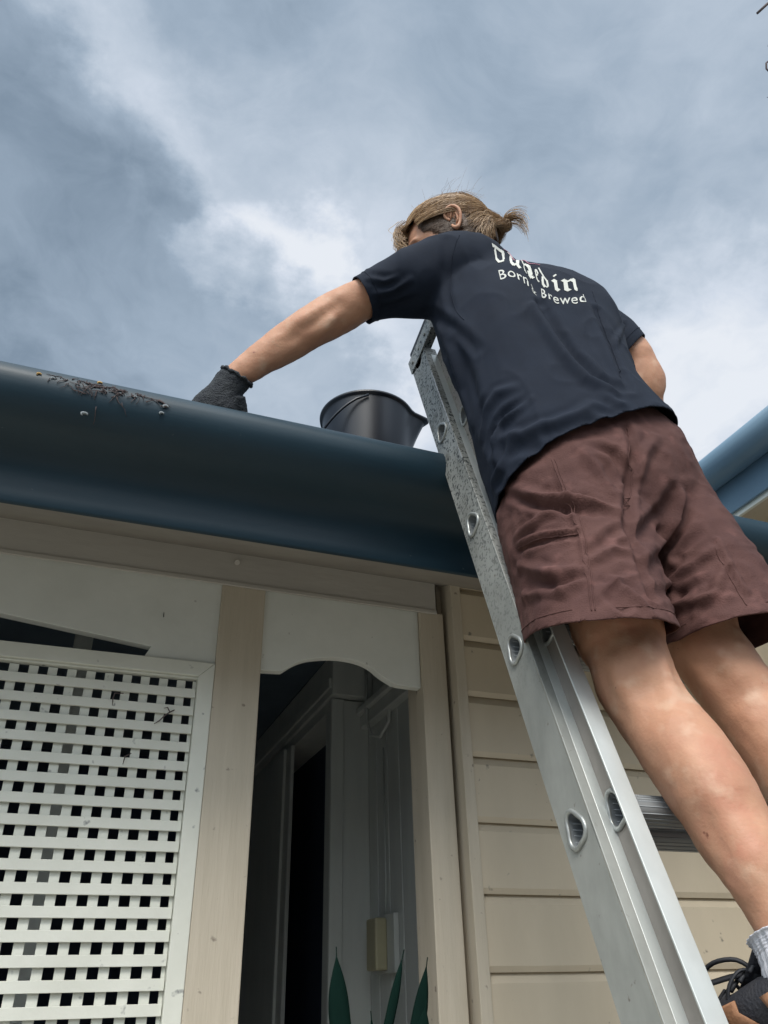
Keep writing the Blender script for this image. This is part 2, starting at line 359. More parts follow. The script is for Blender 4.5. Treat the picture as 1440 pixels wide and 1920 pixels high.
# cracks and a nail head in the valance, a painted-over fixing on the beam
mb = MB(); mb.prism([(.1375, .785), (.1395, .784), (.1385, .797), (.1375, .796)], 1.8045, 1.8058); mb.build('crack', M_rubber, house)
mb = MB(); mb.tube([(.300, 1.792, .953), (.300, 1.7885, .951)], .007, 12); mb.build('fixing', M_beam, house)
# lattice panel
mb = MB()
def mitred(x0, x1, z0, z1):
    pass
mb.prism([(-1.11, .680), (.2705, .680), (.235, .645), (-1.11, .645)], 1.7965, 1.826)
mb.prism([(.2705, .6795), (.2705, FL), (.2345, FL), (.2345, .6445)], 1.7960, 1.826)
lat = mb.build('lattice_frame', M_white, house, bevel=.0018)
mb = MB()
mb.box(-1.11, .2345, 1.806, 1.826, .640, .6445)       # inner bead under the rail
for k in range(50):
    z = .596 - .04133*(k-1)
    if k == 0: continue
    j1, j2 = .0010*hash1(k, 2), .0012*hash1(k, 8)
    mb.obox((-1.11, 1.8075, z+j1), (1.3430, 0, j2-j1), (0, .0072, 0), (0, 0, .0205))
for k in range(34):
    x = .199 - .04*k + .0010*hash1(k, 4)
    mb.obox((x-.0098, 1.8175, FL), (.0196, 0, 0), (0, .0062, 0), (.0012*hash1(k, 9), 0, 2.138))
mb.obox((.226, 1.8175, FL), (.008, 0, 0), (0, .0062, 0), (0, 0, 2.138))
mb.build('lattice_slats', M_white, lat, bevel=.0008)
# porch interior
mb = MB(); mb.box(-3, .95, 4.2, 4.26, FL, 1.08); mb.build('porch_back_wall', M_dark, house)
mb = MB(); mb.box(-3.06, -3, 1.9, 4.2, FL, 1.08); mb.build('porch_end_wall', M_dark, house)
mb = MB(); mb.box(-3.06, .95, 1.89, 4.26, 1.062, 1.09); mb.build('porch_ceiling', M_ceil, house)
mb = MB(); mb.box(-3.06, 3, 1.80, 4.2, FL-.05, FL); mb.build('porch_floor', M_soffit, house)
mb = MB(); mb.box(-.062, -.012, 2.28, 2.33, FL, 1.06); mb.build('inner_stud', M_inner, house, bevel=.003)
mb = MB(); mb.box(-3, -1.25, 1.88, 1.9, FL, 1.06); mb.build('wall', M_cream, house)
# return wall with boards and cornice
mb = MB(); mb.box(.952, 1.0, 1.902, 2.60, FL, 1.06)
for i in range(7):
    y = 1.93+i*.1; mb.box(.9475, .953, y, y+.094, FL, .80)
mb.build('return_wall', M_inner, house, bevel=.0015)
mb = MB(); mb.box(.915, .9515, 1.902, 2.598, .80, .845); mb.box(.9, .9515, 1.902, 2.598, .845, .87); mb.build('cornice', M_inner, house, bevel=.004)
mb = MB(); mb.box(.809, .947, 2.60, 2.66, FL, .90); mb.box(.809, .853, 2.592, 2.6005, FL, .90)
mb.build('door_frame', M_inner, house, bevel=.003)
mb = MB(); mb.box(.80, .95, 2.56, 4.2, .905, 1.058); mb.box(.79, .80, 2.57, 4.2, .93, .965); mb.box(.812, .95, 2.66, 4.2, .865, .9045)
mb.build('porch_lintel', M_inner, house, bevel=.003)
mb = MB(); mb.box(.797, .812, 3.09, 3.78, FL, .865); mb.box(.785, .797, 3.16, 3.34, FL, .865); mb.build('door_jamb', M_inner, house, bevel=.003)
mb = MB(); mb.box(.93, .96, 2.66, 4.2, FL, .90); mb.build('doorway_shade', M_dark, house)  # dark sheet stands in for the shade within the doorway
mb = MB(); mb.box(.70, .74, 3.9, 4.19, FL, .80); mb.build('door_jamb', M_inner, house, bevel=.003)
# conduit loop under the cornice
mb = MB(); mb.tube([(.905, 2.50, 1.0), (.905, 2.50, .80), (.909, 2.47, .745), (.915, 2.40, .72), (.93, 2.36, .76), (.938, 2.36, .9)], .006, 8); mb.build('conduit', M_inner, house, smooth=True)
mb = MB(); mb.tube([(.944, 2.45, .70), (.943, 2.45, .30), (.941, 2.452, .196)], .0022, 6); wire = mb.build('wire', M_inner, house, smooth=True)
box = empty('electrical_box', (.93, 2.45, .13), 'small cream plastic box hanging below a thin wire on the dark porch wall', 'electrical box')
mb = MB(); mb.box(.93, .9465, 2.36, 2.54, .055, .205); mb.build('back_plate', M_inner, box, bevel=.002)
mb = MB(); mb.box(.892, .9295, 2.41, 2.49, .062, .196); mb.build('cover', M_box, box, bevel=.006)
# ------------------------------------------------------------------ unseen house added behind the photographer to hold back low sky light
nb = empty('sky_blocking_house', (0, -7.5, -1.55), 'grey house added unseen behind the photographer to block low sky light', 'building')
mb = MB(); mb.box(-9, 9, -10.5, -6.0, -1.55, 1.35); mb.build('wall', M_inner, nb)
mb = MB(); mb.rings([[(x, -5.5, 1.33), (x, -8.2, 2.9), (x, -11.0, 1.33)] for x in (-9.5, 9.5)]); mb.build('roof', M_roof, nb)
for x in (-5.5, -1.0, 3.2):
    mb = MB(); mb.box(x, x+1.2, -6.0, -5.97, -.5, .7); o = mb.build('window', M_white, nb)
    mb = MB(); mb.box(x+.07, x+1.13, -5.97, -5.965, -.43, .63); mb.build('pane', M_glass, o)
# ------------------------------------------------------------------ upper wing at the right
wing = empty('upper_wing', (2.1, 2.2, .9), 'higher wing of the house with gutter coloured pale blue for sky sheen rising at the right edge', 'building')
pw = [(x, z) for x, z in ((1.90, 1.508), (1.898, 1.46), (1.893, 1.449), (1.88, 1.444), (1.85, 1.443), (1.825, 1.449), (1.808, 1.461), (1.798, 1.478), (1.7945, 1.496), (1.797, 1.510), (1.800, 1.518), (1.806, 1.523), (1.812, 1.521), (1.813, 1.515), (1.808, 1.512))]
mb = MB(); mb.rings([[(x, y, z) for x, z in pw] for y in (1.0, 1.8, 2.6, 4.4)], cap=False, closed=False)
wg = mb.build('gutter', M_navy_sheen, wing, smooth=True); s_ = wg.modifiers.new('thick', 'SOLIDIFY'); s_.thickness = .0015
mb = MB(); mb.box(1.901, 1.912, 1.0, 4.4, 1.345, 1.50); mb.build('fascia', M_navy_sheen, wing, bevel=.002)
mb = MB(); mb.box(1.913, 1.925, 1.0, 4.4, 1.328, 1.352); mb.build('soffit_trim', M_white, wing)
mb = MB(); mb.box(1.926, 2.3, 1.0, 4.4, 1.335, 1.35); mb.build('soffit', M_cream, wing)
mb = MB(); mb.box(2.1, 2.2, 1.05, 4.4, FL, 1.334); mb.build('wall', M_cream, wing)
mb = MB(); mb.obox((1.86, 1.0, 1.52), (0, 3.4, 0), (1.6, 0, .75), (0, 0, .01)); mb.build('roof', M_roof, wing)

# ------------------------------------------------------------------ ladder
A = .33137
P0 = V((.6158, 1.2056, 1.0283)); dn = V((0, -math.sin(A), -math.cos(A))); nn = V((0, -math.cos(A), math.sin(A))); EX = V((1, 0, 0))
def lp(x, t, n): return P0 + x*EX + t*dn + n*nn
TG = (P0.z+1.55)/math.cos(A)   # where the stiles reach the ground
ladder = empty('extension_ladder', lp(.21, TG-.01, 0), 'mouldy aluminium extension ladder leaning on the blue gutter', 'ladder')
def rung_outline(k, seg, s=1.0):
    """rounded triangle; point down in the world"""
    a = 2*math.pi*k/seg
    r_ = .0180*s*(1-.13*math.cos(3*(a-math.pi/2-math.pi))+.02*math.cos(a))
    a2 = a + A*.6
    return r_*math.cos(a2)*.95, -r_*math.sin(a2)*1.12   # (n, t)
SEG = 30
def stile(x, lo, hi, t0, t1, holes, inward, flange, m, mf, holesc=1.0, shift=0., hc=None):
    """web at x with real holes; flanges run from the web towards x+flange"""
    mb = MB(); nc = (lo+hi)/2 if hc is None else hc
    ts = sorted(holes)
    edges = [t0] + [(a+b)/2 for a, b in zip(ts[:-1], ts[1:])] + [t1]
    for i, th in enumerate(ts):
        a, b = edges[i], edges[i+1]
        nh = nc
        inner, outer = [], []
        for k in range(SEG):
            dn_, dt_ = rung_outline(k, SEG, holesc); inner.append(lp(x, th+dt_, nh+dn_))
            ang = math.atan2(dt_, dn_); c, s = math.cos(ang), math.sin(ang)
            f = min(((hi-nh) if c > 0 else (nh-lo))/max(abs(c), 1e-6), ((b-th) if s > 0 else (th-a))/max(abs(s), 1e-6))
            outer.append((f*c, f*s))
        # snap the four corners
        for cn, ct in ((hi-nh, b-th), (hi-nh, a-th), (lo-nh, b-th), (lo-nh, a-th)):
            kbest = min(range(SEG), key=lambda q: (math.atan2(outer[q][1], outer[q][0])-math.atan2(ct, cn)+math.pi) % (2*math.pi)-math.pi if False else abs(((math.atan2(outer[q][1], outer[q][0])-math.atan2(ct, cn)+math.pi) % (2*math.pi))-math.pi))
            outer[kbest] = (cn, ct)
        outv = [lp(x, th+o[1], nh+o[0]) for o in outer]
        mb.add(inner+outv, [(k, (k+1) % SEG, SEG+(k+1) % SEG, SEG+k) for k in range(SEG)])
        # wall of the hole
        mb.add(inner+[p+EX*inward*.004 for p in inner], [(k, (k+1) % SEG, SEG+(k+1) % SEG, SEG+k) for k in range(SEG)])
    # inner skin of the web, split by nothing (hidden behind the flanges)
    o = mb.build('stile', m, ladder, bevel=0)
    fm = MB(); T = t1-t0; fx = flange
    th = .0028
    s = 1 if fx > 0 else -1
    # climber side flange (n = hi) with a small lip, wall side flange (n = lo)
    fm.obox(lp(x+shift, t0, hi), EX*fx, dn*T, nn*th)
    if not shift: fm.obox(lp(x+fx, t0, hi), EX*(-s*th), dn*T, -nn*.009)
    fm.obox(lp(x+shift, t0, lo-th*.6 if shift else lo-th), EX*fx, dn*T, nn*th*(.6 if shift else 1))
    fm.build('stile_flange', mf, o, bevel=.0007)
    # swaged rings
    for t in ts:
        rm = MB()
        for (xo, sc_, rr) in ((x-inward*.0012, 1.13, .0036),):
            pts = []
            for k in range(SEG+1):
                a_, b_ = rung_outline(k, SEG, sc_); pts.append(lp(xo, t+b_, nc+a_))
            rings = []
            for k in range(SEG):
                p = pts[k]; c = lp(xo, t, nc); rad = (p-c).normalized()
                rings.append([p + rr*(math.cos(q*math.pi/4)*rad + .8*math.sin(q*math.pi/4)*EX) for q in range(8)])
            rings.append(rings[0]); rm.rings(rings, cap=False)
        rm.build('rung_ring', M_ring, o, smooth=True)
    return o
h1 = [k*.3 for k in range(0, 9)]
stile(0, -.036, .031, -.315, TG-.02, h1, 1, .033, M_alu, M_alu)
stile(.425, -.036, .031, -.315, TG-.02, h1, -1, -.033, M_alu, M_alu)
stile(.031, .034, .075, -.285, 2.05, h1[:7], 1, -.028, M_alu2, M_bright, .95, .012, .051)
stile(.394, .034, .075, -.285, 2.05, h1[:7], -1, .028, M_alu2, M_bright, .95, -.012, .051)
def rung(t, nc, x0, x1, sc):
    mb = MB(); rings = []
    for x in (x0, x1): rings.append([lp(x, t+rung_outline(k, SEG, sc)[1], nc+rung_outline(k, SEG, sc)[0]) for k in range(SEG)])
    mb.rings(rings, cap=False)
    for k in range(0, SEG, 2):   # ribs of the extrusion
        a_, b_ = rung_outline(k, SEG, sc*1.0); mb.tube([lp(x0+.006, t+b_, nc+a_), lp(x1-.006, t+b_, nc+a_)], .0008, 5)
    mb.cur = 1
    for x in (x0+.022, x1-.022):      # dark discs stand in for the shade inside the open ends
        mb.add([lp(x, t+rung_outline(k, SEG, sc*.97)[1], nc+rung_outline(k, SEG, sc*.97)[0]) for k in range(SEG)], [tuple(range(SEG))])
    mb.build('rung', M_ribbed, ladder, smooth=True, mats=[M_rubber])
for t in h1: rung(t, -.0025, -.0008, .4258, .985)
for t in h1[:7]: rung(t, .051, .0303, .3947, .935)
# top brackets, plastic end caps, feet
for x, s in ((-.0042, 1), (.4292, -1)):
    mb = MB(); mb.obox(lp(x, -.352, .088), EX*s*.0032, dn*.05+nn*.0, -nn*.128)
    mb.obox(lp(x, -.352, .088), EX*s*.040, nn*.003, dn*.045)
    mb.obox(lp(x, -.354, -.040), EX*s*.040, dn*.003, nn*.128)
    for q in (-.02, .02, .06):
        mb.tube([lp(x-s*.003, -.325, q), lp(x, -.325, q)], .004, 10)
    mb.build('end_bracket', M_alu, ladder, bevel=.0008)
    mb = MB(); mb.obox(lp(x+s*.001, -.374, .08), EX*s*.034, dn*.020, -nn*.105); mb.build('end_cap', M_rubber, ladder, bevel=.004)
    mb = MB(); mb.obox(lp(x+s*.003-(.004 if s < 0 else -.0), TG-.05, .034), EX*s*.036, dn*.05, -nn*.075); mb.build('foot', M_rubber, ladder, bevel=.004)
mb = MB(); mb.tube([lp(.0, -.30, -.002), lp(.425, -.30, -.002)], .016, 20); mb.build('rung', M_ribbed, ladder, smooth=True)

# ------------------------------------------------------------------ bucket
bc = V((.590, 1.606, 1.084)); bucket = empty('bucket', bc, 'black plastic bucket standing on the roof behind the gutter', 'bucket')
def bring(z, r_, spout=0.):
    out_ = []
    for k in range(64):
        a = 2*math.pi*k/64; da = (a-R(-18)+math.pi) % (2*math.pi)-math.pi
        rr = r_ + spout*math.exp(-(da/.20)**2)
        out_.append(bc + V((rr*math.cos(a), rr*math.sin(a), z)))
    return out_
mb = MB()
rg = [bring(.0, .090), bring(.004, .094)] + [bring(.004+.25*i/10, .094+.028*i/10, .036*max(0, (i-4)/6)**1.6) for i in range(1, 11)]
rg += [bring(.258, .1225, .038), bring(.259, .1285, .042), bring(.266, .1295, .043), bring(.268, .126, .042), bring(.266, .120, .038)]
rg += [bring(.25-.246*i/6, .1185-.028*i/6, .034*max(0, (3-i)/3)) for i in range(7)]
mb.rings(rg, cap=True); bb = mb.build('bucket_body', M_bucket, bucket, smooth=True)
mb = MB(); hp = []
for i in range(25):
    a = math.pi*i/24; hx = -.129*math.cos(a); hz = -.130*math.sin(a)
    hp.append(bc + V((.020+hx*.98, -.004 - .150*math.sin(a)*.98, .236+hz*.92)))
hp = [V(p) for p in hp]
ha = V((math.cos(R(55)), math.sin(R(55)), 0))
hp = []
for i in range(29):
    a = math.pi*i/28; c = -math.cos(a)*.128; s = math.sin(a)
    side = V((-math.sin(R(55)), math.cos(R(55)), 0))   # bail drops on the side away from the spout
    outw = V((-.93, .30, 0)).normalized(); perp = V((-.30, -.95, 0)).normalized()
    hp.append(bc + perp*c + outw*(.150*s**.7) + V((0, 0, .250-.13*s)))
mb.tube(hp, .0035, 8); mb.build('handle', M_bucket, bb, smooth=True)

# ------------------------------------------------------------------ plant
plant = empty('potted_plant', (.58, 1.50, -1.55), 'tall potted plant with pointed dark green leaves in front of the porch opening', 'plant')
def leaf(tip, base, wid, bend, nseg=44, tw=0.):
    tip, base = V(tip), V(base); rows = []
    ax = (tip-base); side = V((1, -.25, 0)).normalized(); side = (side - ax.normalized()*side.dot(ax.normalized())).normalized()
    dep = ax.normalized().cross(side)
    side = (math.cos(tw)*side+math.sin(tw)*dep); dep = ax.normalized().cross(side)
    for i in range(nseg+1):
        t = i/nseg; c = base.lerp(tip, t) + V(bend)*math.sin(math.pi*t)
        w = wid*(.35+.65*math.sin(min(1, t/.72)*math.pi/2)) if t < .72 else wid*(max(.05, 1-((t-.72)/.235)**1.9) if t < .95 else .05*(1.02-t)/.07)
        w = max(w, .0006)
        rows.append([c-side*w, c-side*w*.5-dep*w*.16, c-dep*w*.28, c+side*w*.5-dep*w*.16, c+side*w])
    return rows
for tip, base, wid, bend, tw in (((.498, 1.55, .078), (.575, 1.53, -.28), .0185, (-.022, 0, 0), .05), ((.630, 1.55, .073), (.525, 1.54, -.24), .0085, (.004, 0, 0), .1),
                             ((.677, 1.55, .060), (.535, 1.53, -.28), .0135, (.020, 0, 0), .1), ((.649, 1.50, -.008), (.535, 1.50, -.26), .017, (.022, 0, 0), -.1), ((.545, 1.50, -.021), (.560, 1.51, -.30), .010, (.003, 0, 0), 0.), ((.40, 1.42, -.22), (.55, 1.50, -.60), .017, (-.02, -.02, .03), 0.), ((.76, 1.45, -.28), (.58, 1.50, -.62), .017, (.03, 0, .03), 0.),
                             ((.60, 1.30, -.30), (.57, 1.47, -.63), .028, (0, -.03, .03), 0.), ((.62, 1.68, -.20), (.57, 1.55, -.6), .028, (0, .03, .02), 0.)):
    mb = MB(); mb.rings(leaf(tip, base, wid, bend, tw=tw), cap=False, closed=False)
    o = mb.build('leaf', M_leaf, plant, smooth=True); s_ = o.modifiers.new('thick', 'SOLIDIFY'); s_.thickness = .0012
mb = MB(); mb.tube([(.57, 1.50, -1.28), (.575, 1.505, -.95), (.56, 1.51, -.60), (.555, 1.52, -.26)], [.022, .018, .017, .012], 12); mb.build('stem', M_stem, plant, smooth=True)
def ring_c(c, z, r_, n=32): return [V(c)+V((r_*math.cos(2*math.pi*k/n), r_*math.sin(2*math.pi*k/n), z)) for k in range(n)]
mb = MB(); c = (.58, 1.50, 0)
mb.rings([ring_c(c, -1.55, .10), ring_c(c, -1.30, .145), ring_c(c, -1.30, .158), ring_c(c, -1.26, .16), ring_c(c, -1.26, .145), ring_c(c, -1.29, .138), ring_c(c, -1.29, .01)]); mb.build('pot', M_pot, plant, smooth=False)

# ------------------------------------------------------------------ litter on the gutter
def gutter_pt(x, s):
    """point on the outer gutter face, s=0 at the lip .. 1 at the sole"""
    pr = [V((0, y, z)) for y, z in prof[10:19]][::-1]; q = crom(pr, s*(len(pr)-1)*.999); return V((x, q.y-.0022, q.z-.0015))
mb = MB(); rnd = random.Random(3)
def sprig(x, s, ln, ang, r_, mi=0, n=5):
    mb.cur = mi; pts = []
    for i in range(n):
        t = i/(n-1); a = ang + .9*(rnd.random()-.5)
        x += ln/(n-1)*math.cos(a); s += ln/(n-1)*math.sin(a)/.12; s = min(max(s, 0.02), .98)
        pts.append(gutter_pt(x, s)+V((0, -.0015*rnd.random()-.0005, -.001)))
    mb.tube(pts, [r_*(1-.6*i/(n-1)) for i in range(n)], 5)
for i in range(85):
    x = -.06+rnd.gauss(0, .040); s = .22+abs(rnd.gauss(0, .13)); sprig(x, s, .006+.020*rnd.random(), rnd.uniform(-.3, 6.3), .0006+.0007*rnd.random())
for i in range(10): sprig(-.15+.03*rnd.random()*i*.3, .15+.2*rnd.random(), .02*rnd.random()+.004, rnd.uniform(0, 6), .0008)
sprig(-.02, .22, .05, .3, .0010)
sprig(.028, .22, .022, .9, .0022, 0, 3); sprig(.02, .3, .03, .5, .0011); sprig(.03, .42, .012, 0, .0014, 0, 3)
for (x, s, r_, mi) in ((-.176, .30, .0024, 1), (-.075, .10, .0026, 1), (-.152, .33, .002, 2), (-.09, .70, .0035, 2), (.045, .42, .003, 2), (-.01, .36, .0018, 2), (.04, .52, .0025, 2)):
    mb.cur = mi
    p = gutter_pt(x, s); pts = [p+V((r_*1.6*math.cos(a), -.0012, r_*math.sin(a))) for a in [i*math.pi*2/9 for i in range(7)]]
    mb.tube(pts, [r_*.25, r_*.55, r_*.7, r_*.8, r_*.7, r_*.5, r_*.2], 6)
M_lich = mat('pale_dropping', (.25, .28, .30), rough=.9)
lo = mb.build('leaf_litter', M_litter, None, smooth=True, mats=[M_litter2, M_lich]); prop(lo, 'tangle of dead leaves and thin twigs stuck on the gutter face', 'leaf litter', kind='stuff')
# dried tendrils on the lattice
for lab, runs in (('forked dry tendril caught near the upper right corner of the white lattice', ([(.190, 1.806, .563), (.180, 1.803, .556), (.170, 1.801, .547), (.160, 1.803, .535), (.149, 1.804, .527)], [(.1801, 1.803, .5565), (.174, 1.801, .566), (.166, 1.803, .564)])),
                  ('hooked dry tendril on the second lattice slat from the top', ([(.075, 1.806, .590), (.056, 1.803, .588), (.054, 1.803, .575), (.055, 1.805, .56)],)),
                  ('short dry tendril hanging in the middle of the white lattice, fifth slat down', ([(.11, 1.806, .46), (.098, 1.803, .452), (.096, 1.804, .435)],))):
    mb = MB()
    for pts in runs: mb.tube(pts, [.0011]+[.0015]*(len(pts)-2)+[.0005], 5)
    tn = mb.build('dried_tendril', M_twig, None, smooth=True); prop(tn, lab, 'twig', 'dry tendrils on the lattice')

# ------------------------------------------------------------------ bare tree whose twig tips reach in at the right
tree = empty('bare_tree', (3.6, .9, -1.55), 'bare tree beyond the frame whose thin curled twigs show at the top right', 'tree')
mb = MB(); mb.tube([(3.6, .9, -1.55), (3.62, .92, 0), (3.5, .9, 1.4), (3.55, .95, 2.6), (3.45, .9, 3.8)], [.11, .085, .07, .05, .02], 14); mb.build('trunk', M_bark, tree, smooth=True)
mb = MB()
mb.tube([(3.52, .93, 2.2), (3.0, .85, 2.9), (2.45, .84, 3.25), (2.12, .87, 3.27), (1.98, .896, 3.195), (1.947, .927, 3.161)], [.025, .014, .009, .007, .0055, .005], 8)
mb.tube([(2.45, .84, 3.25), (2.2, .95, 3.05), (2.07, 1.0, 2.93), (2.035, 1.02, 2.945), (2.012, 1.018, 2.975), (2.012, 1.01, 3.0), (2.03, .998, 3.018), (2.055, .985, 3.02)], [.008, .005, .0035, .0035, .0035, .0035, .003, .002], 6)
mb.tube([(2.12, .9, 3.2), (2.035, .98, 3.1), (2.028, .985, 3.085)], [.004, .003, .002], 6)
mb.tube([(2.25, .93, 3.05), (2.09, 1.03, 2.90), (2.035, 1.073, 2.885)], [.004, .003, .001], 6)
mb.build('branch', M_twig, tree, smooth=True)
